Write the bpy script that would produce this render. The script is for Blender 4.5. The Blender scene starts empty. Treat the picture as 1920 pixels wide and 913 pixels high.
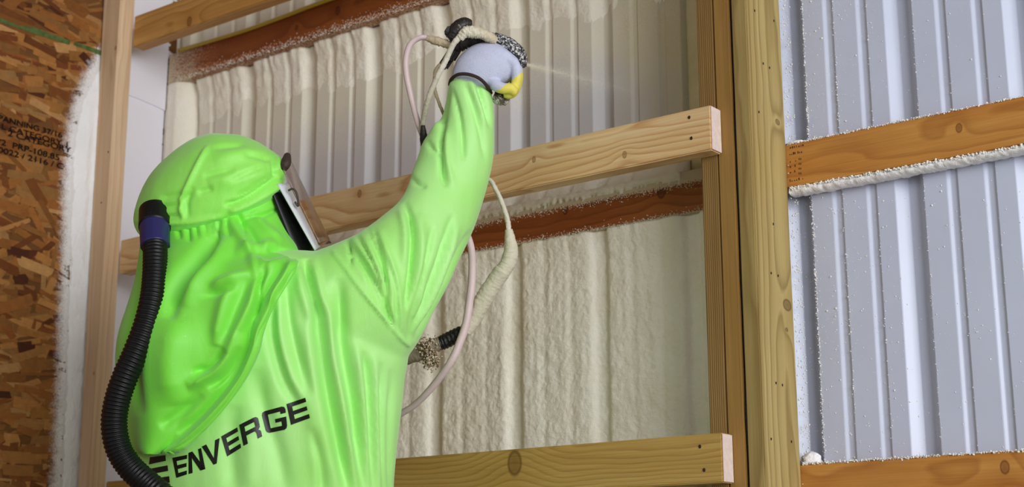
import bpy, bmesh, math, random
import numpy as np
from mathutils import Vector, Matrix, noise
from mathutils.bvhtree import BVHTree

scene = bpy.context.scene
COL = scene.collection
random.seed(7)
rng = np.random.RandomState(7)

# ------------------------------------------------------------------ camera, world, light, exposure
Z0 = 1.823                                    # height of the top of the middle inner girt above the floor
CAM = np.array([1.29611612, -2.41023613, Z0 - 0.92286936])
YAW, PITCH, ROLL, FPX = -0.659006237, 0.236331103, -0.00150383339, 2810.12661

def cam_axes():
    cy, sy, cp, sp = math.cos(YAW), math.sin(YAW), math.cos(PITCH), math.sin(PITCH)
    fwd = np.array([sy * cp, cy * cp, sp]); right = np.array([cy, -sy, 0.0]); up = np.cross(right, fwd)
    cr, sr = math.cos(ROLL), math.sin(ROLL)
    return cr * right + sr * up, -sr * right + cr * up, fwd
CR, CU, CF = cam_axes()
cam_data = bpy.data.cameras.new('camera')
cam = bpy.data.objects.new('camera', cam_data)
COL.objects.link(cam)
cam.matrix_world = Matrix(((CR[0], CU[0], -CF[0], CAM[0]), (CR[1], CU[1], -CF[1], CAM[1]),
                           (CR[2], CU[2], -CF[2], CAM[2]), (0, 0, 0, 1)))
cam_data.sensor_fit = 'HORIZONTAL'; cam_data.sensor_width = 36.0
cam_data.lens = FPX / 1920 * 36.0
cam_data.clip_start = 0.05; cam_data.clip_end = 200
cam_data.dof.use_dof = True
cam_data.dof.focus_distance = 2.75
cam_data.dof.aperture_fstop = 5.0
scene.camera = cam

world = bpy.data.worlds.new('world'); scene.world = world; world.use_nodes = True
wb = world.node_tree.nodes['Background']
wb.inputs[0].default_value = (0.95, 0.96, 1.0, 1); wb.inputs[1].default_value = 0.30

def area(name, loc, target, sx, sy, power, col):
    d = bpy.data.lights.new(name, 'AREA'); d.shape = 'RECTANGLE'; d.size = sx; d.size_y = sy
    d.energy = power; d.color = col
    o = bpy.data.objects.new(name, d); COL.objects.link(o); o.location = loc
    o.rotation_euler = (Vector(target) - Vector(loc)).to_track_quat('-Z', 'Y').to_euler()
    return o
area('daylight_through_big_door', (5.2, -2.6, 2.3), (-0.3, 0.0, 1.7), 3.6, 3.4, 310, (0.95, 0.97, 1.0))
area('front_fill_light', (-0.6, -5.6, 3.0), (-0.6, 0.0, 1.6), 4.0, 2.2, 22, (1.0, 0.98, 0.95))  # added weak fill from the front, brightens front faces; no real opening

vs = scene.view_settings
vs.view_transform = 'Standard'; vs.look = 'None'; vs.gamma = 1.0; vs.use_curve_mapping = False
vs.exposure = 0.22

# ------------------------------------------------------------------ helpers
def ray(x, y):
    return CF + CR * (x - 960) / FPX + CU * (456.5 - y) / FPX
def W(x, y, z):                                # pixel + depth -> world point
    return CAM + ray(x, y) * z
def onY(x, y, Y):
    d = ray(x, y); return CAM + d * ((Y - CAM[1]) / d[1])
def onX(x, y, X):
    d = ray(x, y); return CAM + d * ((X - CAM[0]) / d[0])
def project(P):
    d = P - CAM; z = d @ CF
    return 960 + FPX * (d @ CR) / z, 456.5 - FPX * (d @ CU) / z, z

def setp(o, label=None, cat=None, group=None, kind=None):
    if label: o['label'] = label
    if cat: o['category'] = cat
    if group: o['group'] = group
    if kind: o['kind'] = kind
    return o
def link(name, me, mat=None, parent=None):
    o = bpy.data.objects.new(name, me); COL.objects.link(o)
    if mat is not None and not me.materials: me.materials.append(mat)
    if parent is not None: o.parent = parent
    return o
def empty(name, loc):
    o = bpy.data.objects.new(name, None); COL.objects.link(o); o.location = loc; o.empty_display_size = .1
    return o
def child_at(parent, o):
    """o is built in world coordinates: parent it without moving it"""
    o.parent = parent; o.matrix_parent_inverse = Matrix.Translation(parent.location).inverted()
    return o
def mesh_from(name, V, F, smooth=False):
    me = bpy.data.meshes.new(name)
    me.from_pydata([tuple(map(float, v)) for v in V], [], [tuple(int(i) for i in f) for f in F]); me.update()
    if smooth: me.polygons.foreach_set('use_smooth', [True] * len(me.polygons))
    return me
def fix_normals(me):
    bm = bmesh.new(); bm.from_mesh(me); bmesh.ops.recalc_face_normals(bm, faces=bm.faces); bm.to_mesh(me); bm.free()

# ------------------------------------------------------------------ materials
def srgb(r, g, b):
    f = lambda c: (c / 255 / 12.92) if c / 255 <= .04045 else ((c / 255 + .055) / 1.055) ** 2.4
    return (f(r), f(g), f(b), 1.0)
class NT:
    def __init__(s, name):
        s.m = bpy.data.materials.new(name); s.m.use_nodes = True
        s.t = s.m.node_tree; s.b = s.t.nodes['Principled BSDF']
    def n(s, t, **k):
        nd = s.t.nodes.new(t)
        for a, v in k.items(): setattr(nd, a, v)
        return nd
    def l(s, a, b): s.t.links.new(a, b)
    def inp(s, sock, v):
        if hasattr(v, 'is_output'): s.l(v, sock)
        else: sock.default_value = v
    def math(s, op, a, b=None, c=None, clamp=False):
        nd = s.n('ShaderNodeMath', operation=op, use_clamp=clamp); s.inp(nd.inputs[0], a)
        if b is not None: s.inp(nd.inputs[1], b)
        if c is not None: s.inp(nd.inputs[2], c)
        return nd.outputs[0]
    def vm(s, op, a, b=None):
        nd = s.n('ShaderNodeVectorMath', operation=op); s.inp(nd.inputs[0], a)
        if b is not None: s.inp(nd.inputs[1], b)
        return nd.outputs['Value'] if op in ('LENGTH', 'DOT_PRODUCT', 'DISTANCE') else nd.outputs[0]
    def noise(s, vec, scale, detail=3, rough=.5, dist=0):
        nd = s.n('ShaderNodeTexNoise'); s.l(vec, nd.inputs['Vector'])
        nd.inputs['Scale'].default_value = scale; nd.inputs['Detail'].default_value = detail
        nd.inputs['Roughness'].default_value = rough; nd.inputs['Distortion'].default_value = dist
        return nd
    def ramp(s, fac, stops, interp='LINEAR'):
        nd = s.n('ShaderNodeValToRGB'); s.inp(nd.inputs[0], fac); cr = nd.color_ramp; cr.interpolation = interp
        while len(cr.elements) < len(stops): cr.elements.new(.5)
        for e, (p, c) in zip(cr.elements, stops):
            e.position = p; e.color = c if isinstance(c, tuple) else (c, c, c, 1)
        return nd.outputs[0]
    def mix(s, fac, a, b, mode='MIX'):
        nd = s.n('ShaderNodeMix', data_type='RGBA', blend_type=mode, clamp_factor=True)
        s.inp(nd.inputs[0], fac); s.inp(nd.inputs[6], a); s.inp(nd.inputs[7], b)
        return nd.outputs[2]
    def bump(s, h, strength, dist):
        nd = s.n('ShaderNodeBump'); s.l(h, nd.inputs['Height'])
        nd.inputs['Strength'].default_value = strength; nd.inputs['Distance'].default_value = dist
        s.l(nd.outputs[0], s.b.inputs['Normal'])
    def obj(s):
        return s.n('ShaderNodeTexCoord').outputs['Object']
    def set(s, **k):
        for a, v in k.items(): s.inp(s.b.inputs[a.replace('_', ' ')], v)

def wood(name, light, mid, dark, axis=0, freq=90, pith=(.05, -.04), slope=.03, wob=.02, knots=(), rough=.6,
         contrast=1.0, seed=0.0, spray=None, tone_ramp=None, longf=1.0):
    """Sawn lumber: rings around a pith that runs askew to the board, fine fibre, knots, optional foam overspray.
    knots: (L, a, b, radius). Local axes: L = along the board (index axis), a, b = the two others in order.
    spray: list of (axis_index, from, to, strength) ramps of white overspray in local coordinates."""
    M = NT(name); oc = M.obj()
    sep = M.n('ShaderNodeSeparateXYZ'); M.l(oc, sep.inputs[0]); o = sep.outputs
    rest = [i for i in range(3) if i != axis]
    L, A, B = o[axis], o[rest[0]], o[rest[1]]
    cmb = M.n('ShaderNodeCombineXYZ')
    M.l(M.math('MULTIPLY_ADD', L, .9 * longf, seed), cmb.inputs[0]); M.l(M.math('MULTIPLY', A, 3.0), cmb.inputs[1]); M.l(M.math('MULTIPLY', B, 3.0), cmb.inputs[2])
    n1 = M.noise(cmb.outputs[0], 2.2, 3, .5)
    s1 = M.n('ShaderNodeSeparateColor'); M.l(n1.outputs['Color'], s1.inputs[0])
    a = M.math('ADD', M.math('MULTIPLY_ADD', L, slope, -pith[0]), A)
    b = M.math('ADD', B, -pith[1])
    a = M.math('ADD', a, M.math('MULTIPLY', M.math('SUBTRACT', s1.outputs[0], .5), wob * 4))
    b = M.math('ADD', b, M.math('MULTIPLY', M.math('SUBTRACT', s1.outputs[1], .5), wob * 4))
    r = M.math('SQRT', M.math('ADD', M.math('MULTIPLY', a, a), M.math('MULTIPLY', b, b)))
    kd = None
    for (kl, ka, kb, kr) in knots:
        dl = M.math('MULTIPLY', M.math('SUBTRACT', L, kl), .42)
        da = M.math('SUBTRACT', A, ka); db = M.math('SUBTRACT', B, kb)
        q = M.math('ADD', M.math('ADD', M.math('MULTIPLY', dl, dl), M.math('MULTIPLY', da, da)), M.math('MULTIPLY', M.math('MULTIPLY', db, db), .3))
        g = M.math('EXPONENT', M.math('MULTIPLY', q, -1 / (2.2 * kr) ** 2))
        r = M.math('MULTIPLY_ADD', g, kr * 1.7, r)
        dl2 = M.math('MULTIPLY', M.math('SUBTRACT', L, kl), .8)
        q2 = M.math('SQRT', M.math('ADD', M.math('ADD', M.math('MULTIPLY', dl2, dl2), M.math('MULTIPLY', da, da)), M.math('MULTIPLY', M.math('MULTIPLY', db, db), .3)))
        k = M.ramp(M.math('DIVIDE', q2, kr), [(0.0, .75), (.55, .6), (.72, 1.0), (.95, 0.0)])
        kd = k if kd is None else M.math('MAXIMUM', kd, k)
    ph = M.math('MULTIPLY', r, freq)
    ph = M.math('FRACT', ph)
    rings = M.ramp(ph, [(0.0, 0.0), (.55, .35), (.86, 1.0), (.97, .2), (1.0, 0.0)])
    # broad tone and fine fibre
    c2 = M.n('ShaderNodeCombineXYZ')
    M.l(M.math('MULTIPLY_ADD', L, 6.0, seed), c2.inputs[0]); M.l(M.math('MULTIPLY', A, 380.0), c2.inputs[1]); M.l(M.math('MULTIPLY', B, 380.0), c2.inputs[2])
    fib = M.noise(c2.outputs[0], 1.0, 3, .6).outputs['Fac']
    c3 = M.n('ShaderNodeCombineXYZ')
    M.l(M.math('MULTIPLY_ADD', L, 2.0, seed + 7), c3.inputs[0]); M.l(M.math('MULTIPLY', A, 22.0), c3.inputs[1]); M.l(M.math('MULTIPLY', B, 22.0), c3.inputs[2])
    broad = M.noise(c3.outputs[0], 1.0, 3, .55).outputs['Fac']
    base = M.mix(M.ramp(broad, [(.35, 0.0), (.65, 1.0)]), light, mid)
    col = M.mix(M.math('MULTIPLY', rings, .62 * contrast), base, dark)
    fr = M.ramp(fib, [(.3, .78), (.7, 1.12)])
    col = M.mix(.55, col, fr, 'MULTIPLY')
    if kd is not None:
        kc = M.mix(.5, dark, srgb(60, 32, 14))
        col = M.mix(M.math('MULTIPLY', kd, .9), col, kc)
    if tone_ramp:
        ai, x0, x1, amt, scol = tone_ramp
        st = M.ramp(M.math('ADD', M.math('DIVIDE', M.math('SUBTRACT', o[ai], x0), x1 - x0), M.math('MULTIPLY', M.math('SUBTRACT', broad, .5), .8)), [(.35, 0.0), (.65, 1.0)])
        col = M.mix(M.math('MULTIPLY', st, amt), col, scol)
    if spray:
        nf = M.noise(oc, 260, 3, .7).outputs['Fac']; nb = M.noise(oc, 18, 3, .6).outputs['Fac']
        for (ai, x0, x1, amt) in spray:
            t = M.math('DIVIDE', M.math('SUBTRACT', o[ai], x0), x1 - x0, clamp=True)
            t = M.math('MULTIPLY', t, amt)
            f = M.math('ADD', M.math('MULTIPLY', t, 2.2), M.math('ADD', M.math('MULTIPLY', M.math('SUBTRACT', nf, .5), 2.2), M.math('MULTIPLY', M.math('SUBTRACT', nb, .5), .5)))
            f = M.math('MULTIPLY', M.ramp(f, [(.75, 0.0), (1.25, .85)]), M.math('MINIMUM', M.math('MULTIPLY', t, 4), 1.0))
            col = M.mix(f, col, srgb(222, 208, 180))
    M.set(Base_Color=col, Roughness=rough)
    M.b.inputs['Specular IOR Level'].default_value = .3
    M.bump(M.math('ADD', fib, M.math('MULTIPLY', rings, .5)), .25, .0015)
    return M.m

def plain(name, col, rough=.5, metal=0.0, spec=.5, noise_amt=0.0, nscale=30, bump=0.0, bscale=200, bdist=.001):
    M = NT(name); oc = M.obj()
    if noise_amt:
        nf = M.noise(oc, nscale, 4, .6).outputs['Fac']
        c = M.mix(M.ramp(nf, [(.3, 1.0), (.7, 0.0)]), col, tuple([c * (1 - noise_amt) for c in col[:3]] + [1]))
        M.set(Base_Color=c)
    else: M.set(Base_Color=col)
    M.set(Roughness=rough, Metallic=metal)
    M.b.inputs['Specular IOR Level'].default_value = spec
    if bump: M.bump(M.noise(oc, bscale, 3, .6).outputs['Fac'], bump, bdist)
    return M.m

def foam_mat(name, c1, c2, b=.5):
    M = NT(name); oc = M.obj()
    n = M.noise(oc, 9, 4, .6).outputs['Fac']
    col = M.mix(M.ramp(n, [(.35, 0.0), (.65, 1.0)]), c1, c2)
    M.set(Base_Color=col, Roughness=.55)
    M.b.inputs['Specular IOR Level'].default_value = .35
    h = M.math('ADD', M.noise(oc, 130, 2, .5).outputs['Fac'], M.math('MULTIPLY', M.noise(oc, 420, 2, .6).outputs['Fac'], .35))
    M.bump(h, b, .004)
    return M.m

M_foam = foam_mat('spray_foam_cream', srgb(252, 247, 232), srgb(246, 238, 218), .5)
M_foamy = foam_mat('spray_foam_yellow', srgb(222, 210, 164), srgb(210, 196, 146), .45)
M_foamw = foam_mat('spray_foam_white', srgb(252, 251, 252), srgb(246, 244, 244), .5)
M_crumb = plain('foam_crumb', srgb(238, 235, 228), .6)
M_metal = plain('painted_steel_white', srgb(198, 204, 224), .34, 0, .5, .05, 6)
def misted_metal():
    # painted steel with a thin dried mist of foam towards the top of the bay and towards the post
    M = NT('painted_steel_misted'); oc = M.obj(); sp = M.n('ShaderNodeSeparateXYZ'); M.l(oc, sp.inputs[0])
    nb = M.noise(oc, 7, 4, .65).outputs['Fac']; nf = M.noise(oc, 240, 2, .6).outputs['Fac']
    zt_ = Z0 - .0477 + .622 + .006 - .089
    a = M.math('DIVIDE', M.math('SUBTRACT', sp.outputs[2], zt_ - .36), .18, clamp=True)
    b = M.math('DIVIDE', M.math('SUBTRACT', sp.outputs[0], -.52), .36, clamp=True)
    jit = M.math('ADD', M.math('MULTIPLY', M.math('SUBTRACT', nb, .5), .8), M.math('MULTIPLY', M.math('SUBTRACT', nf, .5), .8))
    def soft(t): return M.math('MULTIPLY', M.ramp(M.math('ADD', t, jit), [(.1, 0.0), (1.0, 1.0)]), M.math('MINIMUM', M.math('MULTIPLY', t, 3), 1.0))
    col = M.mix(M.math('MULTIPLY', soft(a), .9), srgb(205, 202, 204), srgb(234, 227, 205))
    col = M.mix(M.math('MULTIPLY', soft(b), .9), col, srgb(206, 192, 142))
    M.set(Base_Color=col, Roughness=M.ramp(soft(a), [(0, .38), (1, .6)]))
    return M.m
M_metal_l = misted_metal()
M_white = plain('white_liner', srgb(240, 237, 246), .5, 0, .4, .04, 5)

# ------------------------------------------------------------------ setting: metal wall with pressed ribs
PITCHX = .2286; R0 = .0294775; YP = .178
def prof(x):
    """depth of the panel (outwards) at x: 0 on the flats, deeper in the ribs, as seen from inside"""
    u = (R0 - x) % PITCHX                     # distance to the left of a major rib's right edge
    if u < .056:
        if u < .013: return .019 * u / .013
        if u < .036: return .019
        return .019 * (.056 - u) / .020
    v = PITCHX - u
    for m in (.288, .595):
        w = m * PITCHX - v                    # left of the minor rib's right edge
        if 0 <= w <= .021:
            if w < .003: return .0045 * w / .003
            if w < .014: return .0045
            return .0045 * (.021 - w) / .007
    return 0.0
def panel(name, x0, x1, z0, z1, parent):
    br = [x0, x1]
    k0 = int(math.floor((x0 - R0) / PITCHX)) - 1
    for k in range(k0, k0 + 12):
        R = R0 + k * PITCHX
        br += [R, R - .013, R - .036, R - .056]
        for m in (.288, .595):
            q = R + m * PITCHX; br += [q, q - .003, q - .014, q - .021]
    xs = sorted(x for x in set(br) if x0 <= x <= x1)
    # soften the bends
    xs2 = sorted(set([x for x in xs] + [x + d for x in xs for d in (-.0012, .0012) if x0 < x + d < x1]))
    V = []; F = []
    for x in xs2:
        y = YP + (prof(x - .0012) + prof(x + .0012) + prof(x)) / 3
        V += [(x, y, z0), (x, y, z1), (x, y + .0008, z0), (x, y + .0008, z1)]
    for i in range(len(xs2) - 1):
        a = 4 * i; b = a + 4
        F += [(a, b, b + 1, a + 1), (a + 2, a + 3, b + 3, b + 2), (a, a + 2, b + 2, b), (a + 1, b + 1, b + 3, a + 3)]
    F += [(0, 1, 3, 2), (4 * len(xs2) - 4, 4 * len(xs2) - 2, 4 * len(xs2) - 1, 4 * len(xs2) - 3)]
    me = mesh_from(name, V, F, False); fix_normals(me)
    return link(name, me, M_metal_l if x1 < 0 else M_metal, parent)
wall_back = empty('wall_back', (0, 0, 0)); setp(wall_back, kind='structure')
WT = 3.25
xx = R0 + 4 * PITCHX - .02
px = [-1.94, R0 - 5 * PITCHX - .02, R0 - PITCHX - .02 , R0 + 3 * PITCHX - .02, R0 + 7 * PITCHX - .02]
for i in range(len(px) - 1):
    panel('metal_panel', px[i], px[i + 1], 0.0, WT, wall_back)

def box(name, x0, x1, y0, y1, z0, z1, mat, parent=None, bev=.0, origin=None, seg=2):
    o0 = origin or ((x0 + x1) / 2, (y0 + y1) / 2, (z0 + z1) / 2)
    bm = bmesh.new(); bmesh.ops.create_cube(bm, size=1)
    for v in bm.verts:
        v.co = Vector((x0 + (v.co.x + .5) * (x1 - x0) - o0[0], y0 + (v.co.y + .5) * (y1 - y0) - o0[1], z0 + (v.co.z + .5) * (z1 - z0) - o0[2]))
    if bev: bmesh.ops.bevel(bm, geom=list(bm.edges), offset=bev, segments=seg, affect='EDGES')
    me = bpy.data.meshes.new(name); bm.to_mesh(me); bm.free()
    o = link(name, me, mat)
    o.location = o0
    if parent is not None:
        o.parent = parent; o.matrix_parent_inverse = Matrix.Translation(parent.location).inverted()
    return o

M_concrete = plain('concrete', srgb(150, 142, 130), .8, 0, .3, .25, 3, .3, 60)
fl = box('floor', -1.95, 9, -9, .2, -.1, 0, M_concrete); setp(fl, kind='structure')
M_roof = plain('roof_liner', srgb(190, 188, 184), .7, 0, .3)
cl = box('ceiling', -1.95, 7, -8, .2, WT, WT + .05, M_roof); setp(cl, kind='structure')

# ------------------------------------------------------------------ left wall: oriented strand board
XL = -1.91
EDGE = [(104, 960), (108, 913), (118, 700), (122, 560), (127, 450), (128, 340), (133, 260), (150, 185), (170, 140), (189, 104)]
EP = np.array([onX(x, y, XL) for x, y in EDGE])
osb_base = plain('strand_board_core', srgb(120, 78, 36), .7, 0, .3, .3, 20)
wl = empty('wall_left', (XL, 0, 0)); setp(wl, kind='structure')
def strand_mat():
    M = NT('wood_strands'); at = M.n('ShaderNodeAttribute', attribute_name='tone'); oc = M.obj()
    n = M.noise(oc, 60, 4, .65).outputs['Fac']
    mp = M.n('ShaderNodeMapping'); M.l(oc, mp.inputs[0]); mp.inputs['Scale'].default_value = (1, 30, 420)
    f = M.noise(mp.outputs[0], 1, 3, .6).outputs['Fac']
    c = M.mix(.45, at.outputs['Color'], M.ramp(n, [(.3, .7), (.7, 1.3)]), 'MULTIPLY')
    c = M.mix(.4, c, M.ramp(f, [(.3, .72), (.7, 1.15)]), 'MULTIPLY')
    sp = M.n('ShaderNodeSeparateXYZ'); M.l(oc, sp.inputs[0])
    za, zb_ = float(EP[0, 2]) - .3, float(EP[-1, 2]) + .1; ya, yb = -.7, 0.0
    fc = M.n('ShaderNodeFloatCurve'); cu = fc.mapping.curves[0]
    P = [(0.0, (float(EP[0, 1]) - ya) / (yb - ya))] + [((float(e[2]) - za) / (zb_ - za), (float(e[1]) - ya) / (yb - ya)) for e in EP] + [(1.0, 1.0)]
    while len(cu.points) < len(P): cu.points.new(.5, .5)
    for q, (a, b) in zip(cu.points, P): q.location = (a, b); q.handle_type = 'VECTOR'
    fc.mapping.update()
    M.l(M.math('DIVIDE', M.math('SUBTRACT', sp.outputs[2], za), zb_ - za, clamp=True), fc.inputs['Value'])
    ey = M.math('MULTIPLY_ADD', fc.outputs[0], yb - ya, ya)
    e = M.math('DIVIDE', M.math('SUBTRACT', sp.outputs[1], M.math('SUBTRACT', ey, .045)), .055, clamp=True)
    nf = M.noise(oc, 320, 3, .7).outputs['Fac']; nb = M.noise(oc, 45, 3, .6).outputs['Fac']
    w = M.math('ADD', M.math('MULTIPLY', e, 1.25), M.math('ADD', M.math('MULTIPLY', M.math('SUBTRACT', nf, .5), 1.5), M.math('MULTIPLY', M.math('SUBTRACT', nb, .5), .7)))
    w = M.math('MULTIPLY', M.ramp(w, [(.35, 0.0), (1.0, .95)]), M.math('MINIMUM', M.math('MULTIPLY', e, 5), 1.0))
    c = M.mix(w, c, srgb(240, 238, 238))
    M.set(Base_Color=c, Roughness=.62); M.b.inputs['Specular IOR Level'].default_value = .25
    M.bump(f, .3, .001)
    return M.m
M_strand = strand_mat()
YJ = [-2.7, -1.42, -.2 + .02, .178]
ow = 0
sheets = [(-2.62, -1.4), (-1.397, .176)]
TONES = [srgb(186, 132, 70), srgb(196, 146, 84), srgb(168, 112, 54), srgb(158, 98, 44), srgb(208, 164, 106), srgb(134, 78, 36), srgb(178, 120, 60), srgb(100, 54, 28), srgb(190, 138, 76), srgb(174, 124, 62)]
TW = np.array([.17, .14, .17, .12, .08, .07, .12, .03, .06, .04])
for si, (ya, yb) in enumerate(sheets):
    sh = box('strand_board_sheet', XL - .012, XL - .0006, ya, yb, .0, WT, osb_base, wl)
    V = []; F = []; C = []
    n = 6000 if si == 1 else 2400
    for i in range(n):
        cy = rng.uniform(ya + .03, yb - .03); cz = rng.uniform(.25, 2.75)
        Ls = rng.uniform(.03, .15); ws = rng.uniform(.006, .030)
        an = rng.normal(0, .26) if rng.rand() < .86 else rng.uniform(-1.6, 1.6)
        ca, sa = math.cos(an), math.sin(an)
        k = rng.choice(len(TONES), p=TW); t = np.array(TONES[k][:3]) * rng.uniform(.42, .78) * np.array([1.1, .97, .88])
        e = rng.uniform(-.3, .3, 2); 
        pts = [(-.5 * Ls, -.5 * ws), (-.1 * Ls, -.55 * ws), (.5 * Ls + e[0] * ws, -.5 * ws), (.53 * Ls, 0), (.5 * Ls + e[1] * ws, .5 * ws), (-.05 * Ls, .48 * ws), (-.5 * Ls + e[0] * ws, .5 * ws)]
        h = XL + .0002 + .0016 * rng.rand()
        tl = rng.uniform(-.012, .012); b0 = len(V)
        for (p, q) in pts:
            yy = min(max(cy + ca * p - sa * q, ya), yb)
            V.append((h + tl * p, yy, cz + sa * p + ca * q))
        for (p, q) in pts:
            yy = min(max(cy + ca * p - sa * q, ya), yb)
            V.append((XL - .0008, yy, cz + sa * p + ca * q))
        F.append(tuple(b0 + j for j in range(7)))
        for j in range(7): F.append((b0 + j, b0 + 7 + j, b0 + 7 + (j + 1) % 7, b0 + (j + 1) % 7))
        C += [tuple(t) + (1,)] * 14
    me = mesh_from('wood_strands', V, F)
    ca_ = me.color_attributes.new('tone', 'FLOAT_COLOR', 'POINT')
    ca_.data.foreach_set('color', np.array(C, dtype=np.float32).ravel())
    so = link('wood_strands', me, M_strand); so['kind'] = 'stuff'
    child_at(sh, so); so.matrix_parent_inverse = Matrix.Translation(Vector(sh.location)).inverted()

# a strip of pale green marking on the board and the stencilled lettering
M_green = plain('green_edge_paint', srgb(100, 124, 66), .7, 0, .2, .6, 45)
M_stencil = plain('stencil_ink', srgb(34, 22, 14), .8, 0, .1)
def osb_quad(pts, h, name, mat):
    V = [np.array([XL + h, *onX(x, y, XL + h)[1:]]) for x, y in pts]
    n = len(V); V += [v - np.array([.001, 0, 0]) for v in V]
    F = [tuple(range(n)), tuple(range(2 * n - 1, n - 1, -1))] + [(i, i + n, (i + 1) % n + n, (i + 1) % n) for i in range(n)]
    me = mesh_from(name, V, F); fix_normals(me)
    o = link(name, me, mat); child_at(wl, o); return o
osb_quad([(0, 33), (34, 48), (60, 50), (100, 65), (132, 76), (130, 84), (95, 73), (60, 62), (32, 52), (0, 42)], .0028, 'painted_stripe', M_green)
osb_quad([(140, 78), (190, 95), (189, 104), (160, 92), (138, 84)], .0028, 'painted_stripe', M_green)

def text_mesh(txt, size):
    cu = bpy.data.curves.new('t', 'FONT'); cu.body = txt; cu.size = size; cu.extrude = 0; cu.offset = size * .018
    ob = bpy.data.objects.new('t', cu); COL.objects.link(ob)
    me = bpy.data.meshes.new_from_object(ob.evaluated_get(bpy.context.evaluated_depsgraph_get()))
    bpy.data.objects.remove(ob); bpy.data.curves.remove(cu); return me
for k, (txt, sx, sy, sz, hs) in enumerate([('SPANNING 37/16', -12, 222, .020, 1.35), ('L CATEGORY 1', 2, 241, .020, 1.5), ('2 CATEGORY', 14, 254, .021, 1.5), ('1/2  PRP-108.85', -14, 267, .021, 1.45), ('0022 / 2116 / C', -4, 285, .021, 1.45)]):
    me = text_mesh(txt, sz)
    P = onX(sx, sy, XL + .0042)
    for v in me.vertices:
        a, b = v.co.x, v.co.y
        v.co = (0.0, a * hs, b)
    o = link('stencil_lettering', me, M_stencil); o.location = P
    o.parent = wl; o.matrix_parent_inverse = Matrix.Translation(wl.location).inverted()

# ------------------------------------------------------------------ lumber
def nail_at(P, n, parent, r=.0028):
    """small sunk nail head at P, facing n"""
    bm = bmesh.new(); bmesh.ops.create_cone(bm, cap_ends=True, segments=10, radius1=r, radius2=r * .8, depth=.0014)
    me = bpy.data.meshes.new('nail'); bm.to_mesh(me); bm.free()
    o = link('nail', me, M_nail); o.location = Vector(P)
    o.rotation_euler = Vector(n).to_track_quat('Z', 'Y').to_euler(); o.scale = (1, 1.3, 1)
    o.parent = parent; o.matrix_parent_inverse = Matrix.Translation(parent.location).inverted()
M_nail = plain('dark_nail_head', srgb(50, 36, 22), .6, .3)

def knotpos(x, y, Y, o):                     # pixel on plane Y -> local coordinates of object o (world-aligned)
    P = onY(x, y, Y); return (P[0] - o[0], P[1] - o[1], P[2] - o[2])

GH = .089
def girt(name, x0, x1, y0, y1, ztop, matf, label, group=None, cat='board', bev=.0025):
    o0 = ((x0 + x1) / 2, (y0 + y1) / 2, ztop - GH / 2)
    mat = matf(o0)
    o = box(name, x0, x1, y0, y1, ztop - GH, ztop, mat, bev=bev)
    setp(o, label, cat, group or ('inner girts across the post faces' if name == 'inner_girt' else 'outer girts against the metal'))
    return o
M_end = plain('sawn_end_grain', srgb(232, 212, 202), .7, 0, .2, .15, 90, .4, 300)
SPZ = .622
def kn(pxs, Y, o0, r):
    out = []
    for (x, y), rr in zip(pxs, r):
        P = onY(x, y, Y); out.append((P[0] - o0[0], P[1] - o0[1], P[2] - o0[2], rr))
    return out
def end_cap(g, x, y0, y1, z0, z1):
    o = box('end_grain', x - .0004, x + .0012, y0 + .0018, y1 - .0018, z0 + .0018, z1 - .0018, M_end, g, bev=.0004)
    return o

g_mid = girt('inner_girt', -1.829, -.0642, -.038, 0, Z0,
    lambda o: wood('girt_wood_middle', srgb(238, 208, 160), srgb(226, 190, 136), srgb(192, 132, 78), 0, 85, (.02, .03), .035, .018,
                   kn([(1171, 290), (1001, 299), (674, 363)], -.038, o, [.005, .0045, .006]), .55, 1.15, 2.3),
    'pale pine girt nailed at head height, its pink sawn end on the post', cat='board')
end_cap(g_mid, -.0642, -.038, 0, Z0 - GH, Z0)
g_low = girt('inner_girt', -1.829, -.0638, -.038, 0, Z0 - SPZ,
    lambda o: wood('girt_wood_low', srgb(200, 164, 92), srgb(186, 146, 76), srgb(140, 98, 42), 0, 120, (-.03, .05), .012, .012,
                   kn([(965, 868)], -.038, o, [.017]), .55, .8, 5.1),
    'olive-tan pine girt at the bottom of the picture with one round knot', cat='board')
end_cap(g_low, -.0638, -.038, 0, Z0 - SPZ - GH, Z0 - SPZ)
g_top = girt('inner_girt', -1.829, -.0642, -.038, 0, Z0 + SPZ,
    lambda o: wood('girt_wood_top', srgb(208, 160, 92), srgb(192, 138, 70), srgb(150, 92, 36), 0, 85, (.01, -.03), .02, .016,
                   kn([(355, 40)], -.038, o, [.009]), .55, .8, 8.4),
    'honey-coloured pine girt at top left, butted against the corner stud', cat='board')
for P in ((1292, 220), (1296, 259)): nail_at(onY(P[0], P[1], -.0385), (0, -1, 0), g_mid, .003)
for P in ((1312, 837), (1320, 881)): nail_at(onY(P[0], P[1], -.0385), (0, -1, 0), g_low, .003)

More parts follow.
